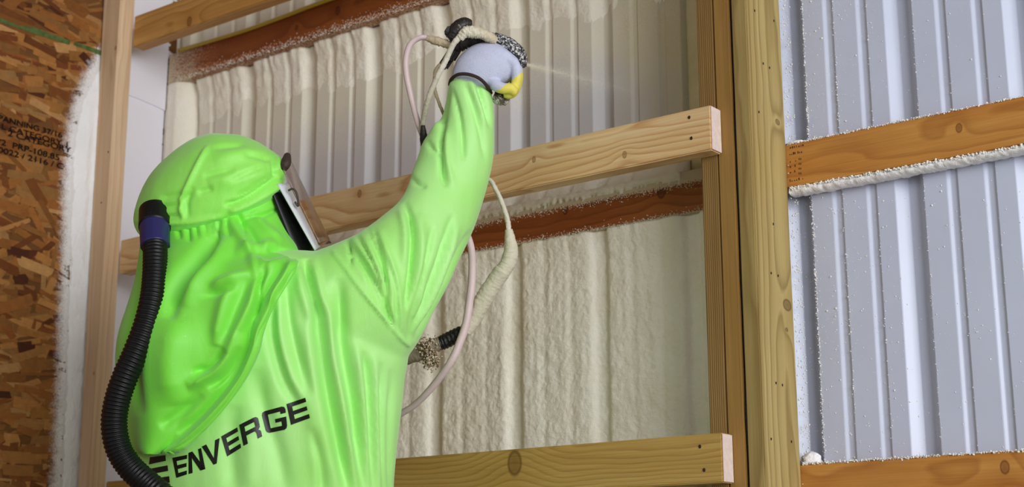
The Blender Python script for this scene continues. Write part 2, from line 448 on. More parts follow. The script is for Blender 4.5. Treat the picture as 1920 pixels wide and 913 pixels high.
CX = .0477
ext_right = lambda seed, kk, kr: (lambda o: wood('girt_wood_orange_%d' % int(seed * 10), srgb(204, 146, 72), srgb(190, 124, 52), srgb(146, 80, 28), 0, 75, (.015, .02), .03, .02,
        kn(kk, .14, o, kr), .55, .75, seed))
ge_mr = girt('outer_girt', -.05, 1.7, .14, YP - .0005, Z0 - CX, ext_right(1.7, [(1798, 240)], [.006]), 'orange pine girt right of the post, crossing the bare metal at mid height')
ge_lr = girt('outer_girt', -.05, 1.7, .14, YP - .0005, Z0 - CX - SPZ, ext_right(4.2, [(1884, 876)], [.008]), 'orange pine girt right of the post along the bottom picture edge')
ext_left = lambda seed, spray, kk, kr: (lambda o: wood('girt_wood_brown_%d' % int(seed * 10), srgb(168, 98, 44), srgb(150, 80, 34), srgb(98, 44, 18), 0, 60, (.02, .03), .03, .02,
        kn(kk, .14, o, kr), .6, .8, seed, spray=spray))
DL = .012
ge_ml = girt('outer_girt', XL + .012, -.0525, .14, YP - .0005, Z0 - CX - DL, ext_left(3.3, [(2, .006, .030, .8), (2, -.036, -.048, .7)], [(1240, 359), (1060, 395)], [.010, .006]), 'red-brown girt behind the middle inner girt, edges crusted with foam')
ge_tl = girt('outer_girt', XL + .012, -.0525, .14, YP - .0005, Z0 - CX + SPZ + .006, ext_left(6.8, [(2, -.036, -.050, .6), (0, -.55, -.95, .55)], [(633, 20), (556, 52)], [.008, .005]), 'red-brown girt high at left behind the honey-coloured girt, misted with foam')
nailm = [(1525, 0)]

# printed grade stamp on the right girt: rows of small ink ticks
M_ink = plain('stamp_ink', srgb(70, 42, 20), .8)
V = []; F = []
def tick(x, y, w, h):
    P = onY(x, y, .1394); b = len(V)
    for (a, c) in ((0, 0), (w, 0), (w, h), (0, h)):
        V.append((P[0] + a, P[1], P[2] + c)); 
    F.append((b, b + 1, b + 2, b + 3))
for row, (y0, n, st) in enumerate([(277, 7, 4), (289, 8, 3), (303, 2, 10), (313, 2, 9), (323, 2, 9), (339, 7, 4)]):
    for i in range(n):
        xk = 1481 + i * st + rng.uniform(-.5, .5)
        if rng.rand() < .85: tick(xk, y0 - (xk - 1481) * .2 + 2, rng.uniform(.001, .0026), rng.uniform(.002, .0055))
for yk in (300, 309, 318, 327): 
    for xk in (1498, 1501): tick(xk, yk, .0014, .004)
o = link('grade_stamp', mesh_from('grade_stamp', V, F), M_ink); child_at(ge_mr, o)

# ------------------------------------------------------------------ laminated post, three plies
post = empty('laminated_post', (-.055, .07, 0))
setp(post, 'three-ply treated wooden post standing floor to roof between the two wall bays', 'post')
def ply(x0, x1, mat):
    o = box('ply', x0, x1, 0, .1395, 0.0, WT - .002, mat, post, bev=.0022, origin=((x0 + x1) / 2, .07, 1.6))
    return o
M_p1 = wood('post_ply_left', srgb(166, 132, 78), srgb(150, 116, 64), srgb(92, 62, 28), 2, 230, (.3, -.02), .004, .004, (), .65, 1.6, 1.0)
M_p2 = wood('post_ply_middle', srgb(164, 126, 66), srgb(148, 110, 54), srgb(112, 78, 34), 2, 60, (-.03, .1), .01, .01, (), .65, .55, 4.0)
p3o = (-.017, .07, 1.6)
k3 = []
for (x, y), rr in zip([(1476, 572), (1458, 229), (1475, 618)], [.011, .006, .004]):
    P = onX(x, y, 0.0); k3.append((P[2] - 1.6, P[0] + .017, P[1] - .07, rr))
M_p3 = wood('post_ply_right', srgb(186, 164, 106), srgb(174, 150, 92), srgb(122, 96, 48), 2, 60, (-.04, .035), .016, .012, k3, .62, 1.0, 7.0,
            tone_ramp=(1, -.052, -.062, .28, srgb(120, 92, 42)))  # browner towards the front edge, with a wavy boundary
ply(-.1105, -.0740, M_p1)
ply(-.0728, -.0385, M_p2)
ply(-.0328, 0.0, M_p3)
# tarry glue squeezed between second and third ply
M_tar = plain('dark_glue', srgb(38, 24, 14), .5, 0, .4, .4, 60, .8, 120, .004)
V = []; F = []
N = 260
for i in range(N):
    z = .05 + i * (WT - .1) / (N - 1)
    wv = .0005 + .0022 * max(0, noise.noise(Vector((0, 3.1, z * 7)))) ; yv = .006 + .006 * noise.noise(Vector((5, 1, z * 11)))
    V += [(-.0388 - wv, yv, z), (-.0327, yv + .001, z), (-.0327, .13, z), (-.0388, .13, z)]
    if i: 
        a = 4 * (i - 1); b = 4 * i
        F += [(a, a + 1, b + 1, b), (a + 1, a + 2, b + 2, b + 1), (a + 3, a, b, b + 3)]
o = link('glue_line', mesh_from('glue_line', V, F, True), M_tar); child_at(post, o)
for (x, y) in [(1415, 20), (1451, 39), (1431, 119), (1443, 127), (1423, 210), (1446, 512), (1459, 517), (1455, 718), (1467, 722), (1446, 823), (1484, 828), (1450, 420)]:
    nail_at(onX(x, y, .0003), (1, 0, 0), post, .0022)

# corner stud (slightly waney: left edge leans), one mesh
def stud():
    V = []; F = []
    zs = np.linspace(0.0, WT - .002, 30)
    for z in zs:
        t = (z - (Z0 - .62)) / 1.3
        xl = -1.880 - .026 * min(max(t, -.5), 1.6) + .0015 * noise.noise(Vector((0, 0, z * 3)))
        xl = max(xl, XL + .004)
        xr = -1.8295 + .001 * noise.noise(Vector((4, 0, z * 3)))
        ring = [(xl, -.082), (xl + .003, -.085), (xr - .003, -.085), (xr, -.082), (xr, -.0410), (xr - .002, -.0385), (xl + .002, -.0385), (xl, -.0405)]
        V += [(x + 1.868, y + .06, z - 1.6) for x, y in ring]
    n = 8
    for i in range(len(zs) - 1):
        for j in range(n):
            F.append((i * n + j, i * n + (j + 1) % n, (i + 1) * n + (j + 1) % n, (i + 1) * n + j))
    F.append(tuple(range(n - 1, -1, -1))); F.append(tuple(range((len(zs) - 1) * n, len(zs) * n)))
    me = mesh_from('corner_stud', V, F); fix_normals(me)
    k = []
    for (x, y), rr in zip([(217, 90), (205, 430), (233, 180), (176, 700)], [.006, .005, .004, .004]):
        P = onY(x, y, -.085); k.append((P[2] - 1.6, P[0] + 1.868, P[1] + .06, rr))
    m = wood('stud_wood', srgb(232, 202, 166), srgb(218, 184, 146), srgb(180, 138, 98), 2, 70, (.02, .02), .006, .008, k, .6, .6, 3.0,
             spray=[(0, .002, -.04, .35)])
    o = link('corner_stud', me, m); o.location = (-1.868, -.06, 1.6)
    setp(o, 'pale vertical stud in the corner beside the strand board wall', 'stud')
    for (x, y) in ((203, 285), (190, 380)): nail_at(onY(x, y, -.0853), (0, -1, 0), o, .002)
    return o
stud()

# white liner board in the corner between stud and outer girt (faces right)
lin = empty('corner_liner', (XL, .05, 0))
setp(lin, 'flat white liner board in the corner just behind the stud', 'board')
def liner(z0, z1, th, tapered):
    V = []; F = []; ys = np.linspace(-.035, .1385, 16)
    for i, y in enumerate(ys):
        lip = .012 * (i / 15) ** 2
        x1 = XL + .003 + th
        V += [(XL + .0025, y, z0 - (lip if tapered else 0)), (x1, y, z0 - (lip if tapered else 0)), (x1, y, z1), (XL + .0025, y, z1)]
        if i:
            a = 4 * (i - 1); b = 4 * i
            for j in range(4): F.append((a + j, b + j, b + (j + 1) % 4, a + (j + 1) % 4))
    F += [(0, 1, 2, 3), (4 * 15 + 3, 4 * 15 + 2, 4 * 15 + 1, 4 * 15)]
    me = mesh_from('liner_sheet', V, F); fix_normals(me)
    return child_at(lin, link('liner_sheet', me, M_white))
zc = onX(265, 188, XL)[2]
liner(.05, zc + .02, .003, False)
liner(zc, WT - .002, .008, True)

# ------------------------------------------------------------------ spray foam sheets
def fbm(x, y, z, s, oct=3):
    v = 0; a = 1
    for k in range(oct):
        v += a * noise.noise(Vector((x * s, y * s, z * s))); s *= 2.1; a *= .5
    return v
def smooth_prof(x, w):
    return sum(prof(x + d * w) for d in (-1, -.5, 0, .5, 1)) / 5
def foam_sheet(name, x0, x1, z0, z1, fy, step, mat, zvar=None):
    """surface y = fy(x,z); closed towards the panel"""
    nx = int((x1 - x0) / step) + 1; nz = int((z1 - z0) / step) + 1
    V = []
    for i in range(nx):
        for j in range(nz):
            x = x0 + (x1 - x0) * i / (nx - 1); z = z0 + (z1 - z0) * j / (nz - 1)
            V.append((x, fy(x, z), z))
    F = []
    for i in range(nx - 1):
        for j in range(nz - 1):
            a = i * nz + j
            F.append((a, a + nz, a + nz + 1, a + 1))
    n = len(V)
    rim = [i * nz for i in range(nx)] + [(nx - 1) * nz + j for j in range(1, nz)] + [i * nz + nz - 1 for i in range(nx - 2, -1, -1)] + [j for j in range(nz - 2, 0, -1)]
    for k in rim: V.append((V[k][0], YP + .001 if V[k][1] < YP else V[k][1] + .001, V[k][2]))
    m = len(rim)
    for q in range(m): F.append((rim[q], n + q, n + (q + 1) % m, rim[(q + 1) % m]))
    me = mesh_from(name, V, F, True)
    return link(name, me, mat)
def sm(a, b, x):
    t = min(max((x - a) / (b - a), 0), 1); return t * t * (3 - 2 * t)

zt = Z0 - CX - DL - GH          # underside of mid outer girt
zb = Z0 - CX - DL - SPZ         # top of low outer girt
def f_low(x, z):
    e = min(zt - z, z - zb)
    edge = 1 - sm(0, .05, e + .018 * noise.noise(Vector((x * 22, 0, z * 4))))
    wob = .012 * noise.noise(Vector((x * 3, 2.0, z * 3)))
    p = smooth_prof(x + .3 * wob * .4, .005)
    y = .150 + .5 * p + .0035 * sm(.006, .016, p) + wob * .2
    y -= .006 * edge
    y -= .0016 * fbm(x, 0, z, 40, 2) + .0015 * noise.noise(Vector((x * 130, 0, z * 130))) + .0005 * noise.noise(Vector((x * 300, 0, z * 300)))
    # vertical drips
    y -= .0022 * max(0, noise.noise(Vector((x * 60, 4, z * 4)))) * (.3 + sm(.1, .5, (z - zb) / (zt - zb)))
    if x > -.135: y -= .012 * sm(-.135, -.112, x)
    if x < XL + .05: y -= .03 * (1 - sm(XL, XL + .05, x))
    if e < .0: y = .1385 
    return y
fo = foam_sheet('foam_fill', XL + .006, -.1112, zb - .0, zt, f_low, .0038, M_foam)
setp(fo, 'cured cream spray foam filling the wall bay below the red-brown girt', 'insulation')
zb2 = Z0 - CX - DL               # top of mid outer girt
zt2 = Z0 - CX + SPZ + .006 - GH  # underside of top outer girt
def f_up(x, z):
    h = z - zb2; H = zt2 - z
    n1 = noise.noise(Vector((x * 9, 1.0, z * 6))); n2 = noise.noise(Vector((x * 30, 5.0, z * 20)))
    ttop = .0075 * (1 - sm(.03, .17 + .05 * n1, H + .03 * n2)) + .012 * (1 - sm(0, .05 + .02 * n2, H))
    drip = .006 * max(0, noise.noise(Vector((x * 70, 8, z * 22)))) * (1 - sm(.05, .12, H))
    tbot = .036 * (1 - sm(.0, .07 + .02 * n1, h))
    tl_ = .042 * (1 - sm(.07, .105, x - XL + .006 * n2))
    tr = 0
    t = max(ttop + drip, tbot, tl_, tr) - .0012
    y = YP + prof(x) * (1 if t < .03 else .85) - t + .0006
    y -= (.0010 * fbm(x, 2, z, 42, 2) + .0009 * noise.noise(Vector((x * 190, 0, z * 190)))) * sm(-.0012, .004, t) - .0012 * (1 - sm(-.0012, .0015, t))
    if h < 0:
        y = .1392 - .0035 * (1 - sm(-.034, -.005, h) * 0) - .002 * fbm(x, 2, z, 60, 2)
        if h < -.016 - .012 * noise.noise(Vector((x * 120, 3, 0))) - .006 * noise.noise(Vector((x * 14, 3, 0))): y = .1432
    return y
fu = foam_sheet('foam_fill', XL + .006, -.2405, zb2 - .034, zt2, f_up, .0048, M_foam)
setp(fu, 'fresh spray foam edging the half-covered wall bay above the red-brown girt', 'insulation')
# yellowish first pass on the side of the post
def f_yel(x, z):
    y = YP - .006 - .018 * sm(-.26, -.12, x) + smooth_prof(x, .008) * .7
    return y - .002 * fbm(x, 7, z, 30, 2)
fy_ = foam_sheet('foam_fill', -.24, -.1113, zb2 + .002, zt2 - .001, f_yel, .006, M_foamy)
setp(fy_, 'yellowish foam coat in the upper bay hugging the left side of the post', 'insulation')

# foam strip on the strand board left of the stud
def edge_y(z):
    return float(np.interp(z, EP[:, 2], EP[:, 1])) if z > EP[0, 2] else float(EP[0, 1])
def strip():
    V = []; F = []; ny = 70; z0 = .05; z1 = float(EP[-1, 2]) + .03
    nz = 420; yr = -.036
    for j in range(nz):
        z = z0 + (z1 - z0) * j / (nz - 1)
        yl = min(edge_y(z) + .006 * noise.noise(Vector((0, 9, z * 9))), yr - .01)
        for i in range(ny):
            t = i / (ny - 1); y = yl + (yr - yl) * t; e = y - yl
            th = .012 * sm(0, .05, e) + .0028 * math.cos(y * 170 + .6) * sm(.03, .07, e) + .004 * sm(.05, .12, e)
            th += (.0022 * fbm(3, y, z, 45, 3) + .0012 * noise.noise(Vector((0, y * 300, z * 300)))) * sm(-.01, .02, e) - .003 * (1 - sm(0, .02, e))
            V.append((XL + max(th, -.001), y, z))
        if j:
            for i in range(ny - 1):
                a = (j - 1) * ny + i; F.append((a, a + 1, a + ny + 1, a + ny))
    me = mesh_from('foam_strip', V, F, True); fix_normals(me)
    o = link('foam_strip', me, M_foamw); setp(o, 'tall white foam strip sprayed along the strand board left of the stud', 'insulation')
strip()

# ------------------------------------------------------------------ overspray crumbs (countless)
def crumbs(name, pts, label, mat=M_crumb, parent=None):
    """pts: list of (pos, radius)"""
    ico_v = [(0, 0, 1), (.894, 0, .447), (.276, .851, .447), (-.724, .526, .447), (-.724, -.526, .447), (.276, -.851, .447), (.724, .526, -.447), (-.276, .851, -.447), (-.894, 0, -.447), (-.276, -.851, -.447), (.724, -.526, -.447), (0, 0, -1)]
    ico_f = [(0, 1, 2), (0, 2, 3), (0, 3, 4), (0, 4, 5), (0, 5, 1), (1, 6, 2), (2, 7, 3), (3, 8, 4), (4, 9, 5), (5, 10, 1), (2, 6, 7), (3, 7, 8), (4, 8, 9), (5, 9, 10), (1, 10, 6), (6, 11, 7), (7, 11, 8), (8, 11, 9), (9, 11, 10), (10, 11, 6)]
    V = []; F = []
    iv = np.array(ico_v)
    for (p, r) in pts:
        b = len(V); s = rng.uniform(.6, 1.3, 3) * r; j = iv * s * (1 + rng.uniform(-.15, .15, (12, 1)))
        V.extend((j + p).tolist()); F.extend([(a + b, c + b, d + b) for a, c, d in ico_f])
    me = mesh_from(name, V, F, True)
    o = link(name, me, mat); o['kind'] = 'stuff'
    if label: o['label'] = label; o['category'] = 'foam'
    if parent is not None: child_at(parent, o)
    return o
pts = []
for i in range(2600):                                        # specks on the bare panel, thinning to the right
    x = -.0 + abs(rng.exponential(.22)); z = rng.uniform(.9, 2.75)
    if x > 1.5: continue
    y = YP + prof(x) 
    pts.append((np.array([x, y, z]), abs(rng.normal(0, .0006)) + .0005))
for k in range(4):                                            # beads along rib edges near the post
    for m, w in ((0, 1.0), (.288, .45), (.595, .3)):
        X = R0 + (k + m) * PITCHX + .001
        n = int(900 * w / (1 + 2.2 * k + 3 * m)) if k < 2 else 60
        for i in range(n):
            pts.append((np.array([X + rng.normal(0, .0013), YP - .0005, rng.uniform(.9, 2.75)]), rng.uniform(.0006, .0017 / (1 + .5 * k))))
for i in range(900): pts.append((np.array([.0015 + abs(rng.normal(0, .0012)), rng.uniform(.139, YP), rng.uniform(.9, 2.75)]), rng.uniform(.0008, .002)))
crumbs('foam_speckle', pts, 'white foam specks dusted over the bare metal right of the post')
def edge_crumbs(g, zt_, x0, x1, y0, top=True, dens=1.0, r=(.0008, .0022)):
    pts = []
    for i in range(int((x1 - x0) * 1300 * dens)):
        x = x0 + (x1 - x0) * rng.rand() ** 1.25
        pts.append((np.array([x, y0 + rng.uniform(-.0012, .006), zt_ + rng.normal(0, .0012)]), rng.uniform(*r)))
    crumbs('foam_speckle', pts, None, M_crumb, g)
edge_crumbs(ge_mr, Z0 - CX, .003, 1.5, .14, dens=.55)
edge_crumbs(ge_lr, Z0 - CX - SPZ, .003, 1.5, .14, dens=.8)
# crusty foam bead under the right girt
def bead():
    V = []; F = []; n = 420; m = 12
    for i in range(n):
        x = .0015 + 1.45 * i / (n - 1)
        a = .0125 * (1 - .45 * sm(.1, .9, x)); 
        for j in range(m):
            t = math.pi * 2 * j / m
            k = 1 + .22 * noise.noise(Vector((x * 90, math.cos(t) * 2, math.sin(t) * 2))) + .16 * noise.noise(Vector((x * 260, math.cos(t) * 4, math.sin(t) * 4)))
            V.append((x, .158 + .0185 * math.cos(t) * k, Z0 - CX - GH - .0005 - a * .35 + a * .75 * math.sin(t) * k))
        if i:
            for j in range(m):
                q = (i - 1) * m
                F.append((q + j, q + (j + 1) % m, q + m + (j + 1) % m, q + m + j))
    me = mesh_from('foam_bead', V, F, True); fix_normals(me)
    o = link('foam_bead', me, M_foamw); child_at(ge_mr, o)
bead()
edge_crumbs(ge_mr, Z0 - CX - GH - .001, .003, 1.45, .1385, dens=.9, r=(.001, .0028))
def blob(name, P, r, seed, parent, mat=M_foamw, sc=(1, 1, 1)):
    bm = bmesh.new(); bmesh.ops.create_icosphere(bm, subdivisions=4, radius=1)
    for v in bm.verts:
        n = v.co.normalized(); k = 1 + .18 * noise.noise(n * 2.5 + Vector((seed, 0, 0))) + .05 * noise.noise(n * 9 + Vector((seed, 0, 0)))
        v.co = Vector((n.x * r * sc[0] * k, n.y * r * sc[1] * k, n.z * r * sc[2] * k))
    for f in bm.faces: f.smooth = True
    me = bpy.data.meshes.new(name); bm.to_mesh(me); bm.free()
    o = link(name, me, mat); o.location = P
    o.parent = parent; o.matrix_parent_inverse = Matrix.Translation(parent.location).inverted(); return o
blob('foam_blob', (.012, .16, Z0 - CX + .003), .014, 1, ge_mr, sc=(1.5, 1, .5))
blob('foam_blob', (.012, .16, Z0 - CX - SPZ + .006), .017, 2, ge_lr, sc=(1.2, .9, 1))
# fuzzy foam fringe on the red-brown girt
pts = []
for i in range(2600):
    x = rng.uniform(XL + .05, -.113); u = rng.rand()
    if u < .55: z = Z0 - CX - DL - .026 - abs(rng.normal(0, .006)) ; 
    else: z = zt - .002 + abs(rng.normal(0, .006))
    pts.append((np.array([x, .1395, z]), rng.uniform(.0005, .0013)))
crumbs('foam_speckle', pts, None, M_foam, ge_ml)
pts = []
for i in range(2500):
    x = rng.uniform(XL + .05, -.4); z = zt2 + abs(rng.normal(0, .010))
    pts.append((np.array([x, .1397, z]), rng.uniform(.0006, .0014)))
crumbs('foam_speckle', pts, None, M_foam, ge_tl)
pts = []
for i in range(5200):
    z = rng.uniform(.9, float(EP[-1, 2]) + .02); q = abs(rng.normal(0, .011 if z < 2.1 else .02)); y = min(edge_y(z) + .006 - q, -.09)
    pts.append((np.array([XL + .0012, y, z]), rng.uniform(.0005, .0019) * (1 - min(.6, q * 15))))
crumbs('foam_speckle', pts, 'white overspray fuzz on the strand board beside the foam strip', M_foamw)

# ------------------------------------------------------------------ tubes
def resample(P, n):
    P = np.array(P, float); 
    # Catmull-Rom
    out = []
    m = len(P); Q = np.vstack([2 * P[0] - P[1], P, 2 * P[-1] - P[-2]])
    for k in range(n):
        u = k / (n - 1) * (m - 1); i = min(int(u), m - 2); t = u - i
        p0, p1, p2, p3 = Q[i], Q[i + 1], Q[i + 2], Q[i + 3]
        out.append(.5 * ((2 * p1) + (-p0 + p2) * t + (2 * p0 - 5 * p1 + 4 * p2 - p3) * t * t + (-p0 + 3 * p1 - 3 * p2 + p3) * t ** 3))
    return np.array(out)
def tube(name, P, rad, mat, n=60, m=12, rf=None, jit=0.0, seed=0):
    """P world points (>=2), rad scalar or per-control radii"""
    P = np.array(P, float); r = np.array(rad if hasattr(rad, '__len__') else [rad] * len(P), float)
    S = resample(np.hstack([P, r[:, None]]), n); C = S[:, :3]; R = S[:, 3]
    T = np.gradient(C, axis=0); T /= np.linalg.norm(T, axis=1)[:, None]
    up = np.array([0, 0, 1.0]) if abs(T[0][2]) < .9 else np.array([1.0, 0, 0])
    N = np.cross(T[0], up); N /= np.linalg.norm(N)
    V = []; F = []
    for i in range(n):
        N = N - T[i] * (N @ T[i]); N /= np.linalg.norm(N); B = np.cross(T[i], N)
        for j in range(m):
            t = 2 * math.pi * j / m
            k = R[i] * (rf(i / (n - 1), t) if rf else 1)
            if jit: k *= 1 + jit * noise.noise(Vector((i / n * len(P) * 9 + seed, math.cos(t) * 1.5, math.sin(t) * 1.5)))
            V.append(C[i] + k * (math.cos(t) * N + math.sin(t) * B))
        if i:
            for j in range(m): F.append(((i - 1) * m + j, (i - 1) * m + (j + 1) % m, i * m + (j + 1) % m, i * m + j))
    F.append(tuple(range(m - 1, -1, -1))); F.append(tuple(range((n - 1) * m, n * m)))
    me = mesh_from(name, V, F, True); fix_normals(me)
    return link(name, me, mat)
M_cable = plain('yellow_cable_jacket', srgb(196, 170, 50), .5)
zc_ = Z0 - CX + SPZ + .006
cb = tube('yellow_cable', [(x, .1345, zc_ + .0005 + .004 * math.sin(x * 9) - .003) for x in np.linspace(XL + .06, -.14, 14)], .0052, M_cable, 120, 8)
setp(cb, 'thin yellow cable along the top of the foam-misted girt at top left', 'cable')

# ==================================================================== the worker
def catr(vals, u):
    return vals
def ringloft(rings, nseg=48, nsub=5, t0=0.0, t1=2 * math.pi, close=True, power=2.0):
    """rings: (Ax,Ay,Bx,By,depth,rd,sag) pixel edges A (left/upper) and B, depth of the middle, radius along the line of sight.
    A real solid: half width comes from the edge points at their depth."""
    R = resample(rings, (len(rings) - 1) * nsub + 1)
    V = []; n = len(R); m = nseg if close else nseg + 1
    for (ax, ay, bx, by, d, rd, sag) in R:
        A = W(ax, ay, d); B = W(bx, by, d); C = (A + B) / 2; H = (B - A) / 2
        vd = ray((ax + bx) / 2, (ay + by) / 2); vd = vd / np.linalg.norm(vd)
        for j in range(m):
            t = t0 + (t1 - t0) * j / nseg
            c, s = math.cos(t), math.sin(t)
            cc = math.copysign(abs(c) ** (2 / power), c); ss = math.copysign(abs(s) ** (2 / power), s)
            P = C + cc * H - ss * rd * vd + (-CU) * (sag * d / FPX) * ss
            V.append(P)
    F = []
    for i in range(n - 1):
        for j in range(m if close else m - 1):
            F.append((i * m + j, i * m + (j + 1) % m, (i + 1) * m + (j + 1) % m, (i + 1) * m + j))
    if close:
        F.append(tuple(range(m - 1, -1, -1))); F.append(tuple(range((n - 1) * m, n * m)))
    return V, F
def worldloft(C, rad, flat=1.0, nseg=20, n=24):
    S = resample(np.hstack([np.array(C, float), np.array(rad, float)[:, None]]), n)
    T = np.gradient(S[:, :3], axis=0); T /= np.linalg.norm(T, axis=1)[:, None]
    N = np.cross(T[0], [0.3, .9, 0.1]); N /= np.linalg.norm(N); V = []; F = []
    for i in range(n):
        N = N - T[i] * (N @ T[i]); N /= np.linalg.norm(N); B = np.cross(T[i], N)
        for j in range(nseg):
            t = 2 * math.pi * j / nseg; V.append(S[i, :3] + S[i, 3] * (math.cos(t) * N + flat * math.sin(t) * B))
        if i:
            for j in range(nseg): F.append(((i - 1) * nseg + j, (i - 1) * nseg + (j + 1) % nseg, i * nseg + (j + 1) % nseg, i * nseg + j))
    F.append(tuple(range(nseg - 1, -1, -1))); F.append(tuple(range((n - 1) * nseg, n * nseg)))
    return V, F
def ball(C, r, sub=3):
    bm = bmesh.new(); bmesh.ops.create_icosphere(bm, subdivisions=sub, radius=1)
    r = np.array(r if hasattr(r, '__len__') else [r] * 3)
    V = [np.array(v.co) * r + np.array(C) for v in bm.verts]; F = [tuple(v.index for v in f.verts) for f in bm.faces]
    bm.free(); return V, F
def remesh(solids, voxel, smooth_it=6):
    V = []; F = []
    for v, f in solids:
        me = mesh_from('t', v, f); fix_normals(me)
        b = len(V); V += [np.array(p.co) for p in me.vertices]; F += [tuple(i + b for i in p.vertices) for p in me.polygons]
        bpy.data.meshes.remove(me)
    me = mesh_from('t', V, F); ob = bpy.data.objects.new('t', me); COL.objects.link(ob)
    mo = ob.modifiers.new('r', 'REMESH'); mo.mode = 'VOXEL'; mo.voxel_size = voxel
    if smooth_it:
        s = ob.modifiers.new('s', 'SMOOTH'); s.factor = .5; s.iterations = smooth_it
    out = bpy.data.meshes.new_from_object(ob.evaluated_get(bpy.context.evaluated_depsgraph_get()))
    bpy.data.objects.remove(ob); bpy.data.meshes.remove(me)
    return out
def get_vn(me):
    n = len(me.vertices); co = np.empty(n * 3, np.float32); me.vertices.foreach_get('co', co)
    no = np.empty(n * 3, np.float32); me.vertex_normals.foreach_get('vector', no)
    return co.reshape(-1, 3).astype(float), no.reshape(-1, 3).astype(float)
def seg_dist(x, y, pts):
    """distance to a polyline and the parameter (0..1) along it"""
    best = np.full(x.shape, 1e9); par = np.zeros(x.shape); side = np.zeros(x.shape); n = len(pts) - 1
    for i in range(n):
        (ax, ay), (bx, by) = pts[i], pts[i + 1]
        dx, dy = bx - ax, by - ay; L2 = dx * dx + dy * dy
        t = np.clip(((x - ax) * dx + (y - ay) * dy) / L2, 0, 1)
        d = np.hypot(x - ax - t * dx, y - ay - t * dy)
        sd = ((x - ax) * dy - (y - ay) * dx)
        m = d < best; best[m] = d[m]; par[m] = (i + t[m]) / n; side[m] = np.sign(sd[m])
    return best, par, side
def fold(me, strokes, wr=(), amp_noise=.0, stretch=None, seed=0):
    """strokes: (polyline in picture px, width px, height m[, taper]) raised (+) or sunk (-) on the side towards the camera"""
    co, no = get_vn(me); x, y, z = project(co)
    v = co - CAM; v /= np.linalg.norm(v, axis=1)[:, None]
    face = np.clip(-(no * v).sum(1) * 2.5 + .2, 0, 1)
    disp = np.zeros(len(co))
    for s in strokes:
        pts, w, a = s[0], s[1], s[2]; tp = s[3] if len(s) > 3 else .25
        P = resample([list(p) for p in pts], 4 * len(pts)) if len(pts) > 2 else np.array(pts, float)
        d, t, sd = seg_dist(x, y, P)
        g = np.exp(-(d / w) ** 2)
        if tp > 0: g = g * np.clip(t / tp, 0, 1) ** .7 * np.clip((1 - t) / tp, 0, 1) ** .7
        disp += a * g * face
    if amp_noise:
        for i in range(len(co)):
            p = co[i]
            q = stretch @ p if stretch is not None else p * 8
            disp[i] += amp_noise * (noise.noise(Vector(q) + Vector((seed, 0, 0))) + .5 * noise.noise(Vector(q * 2.3) + Vector((seed, 3, 0))))
    co = co + no * disp[:, None]
    me.vertices.foreach_set('co', co.astype(np.float32).ravel()); me.update()
def smooth_all(me):
    me.polygons.foreach_set('use_smooth', [True] * len(me.polygons)); me.update()

# materials of the suit
def suit_mat(name, ca, cb):
    M = NT(name); oc = M.obj()
    n = M.noise(oc, 5, 3, .5).outputs['Fac']
    c = M.mix(M.ramp(n, [(.3, 0.0), (.7, 1.0)]), ca, cb)
    # dusting of foam mist specks
    v = M.n('ShaderNodeTexVoronoi'); M.l(oc, v.inputs['Vector']); v.inputs['Scale'].default_value = 110
    big = M.noise(oc, 7, 2, .5).outputs['Fac']
    sp = M.math('MULTIPLY', M.ramp(v.outputs['Distance'], [(.05, 1.0), (.12, 0.0)]), M.ramp(big, [(.55, 0.0), (.72, .8)]))
    c = M.mix(sp, c, srgb(225, 245, 215))
    M.set(Base_Color=c, Roughness=.6); M.b.inputs['Specular IOR Level'].default_value = .5; M.b.inputs['IOR'].default_value = 1.75
    M.b.inputs['Sheen Weight'].default_value = .3; M.b.inputs['Sheen Roughness'].default_value = .5
    mp = M.n('ShaderNodeMapping'); M.l(oc, mp.inputs[0]); mp.inputs['Scale'].default_value = (40, 40, 14)
    M.bump(M.math('ADD', M.noise(mp.outputs[0], 1, 4, .55, .6).outputs['Fac'], M.math('MULTIPLY', M.noise(oc, 700, 1, .5).outputs['Fac'], .05)), .16, .006)
    return M.m
M_suit = suit_mat('pale_lime_coverall_fabric', srgb(180, 244, 142), srgb(164, 238, 112))
M_hood = suit_mat('lime_hood_fabric', srgb(158, 245, 98), srgb(140, 240, 68))
M_cape = suit_mat('lime_cape_fabric', srgb(132, 236, 66), srgb(116, 228, 42))
M_black = plain('black_rubber', srgb(10, 10, 12), .42, 0, .35)
M_blue = plain('dark_blue_plastic', srgb(38, 36, 92), .35, 0, .5)
M_print = plain('black_print', srgb(18, 16, 12), .45, 0, .5)
M_knit = plain('grey_knit', srgb(208, 212, 236), .85, 0, .2, .08, 80, .6, 500, .002)
M_yel = plain('yellow_latex_palm', srgb(236, 222, 96), .55, 0, .4, .06, 50, .3, 300)
M_cuff = plain('brown_knit_cuff', srgb(58, 36, 34), .9)
M_band = plain('white_band', srgb(214, 214, 222), .5)

feet = W(480, 900, 2.86); BX, BY = float(feet[0]), float(feet[1])
person = empty('person', (BX, BY, 0))
setp(person, 'person in lime green hooded coverall seen from behind, right arm raised to spray the wall', 'person')

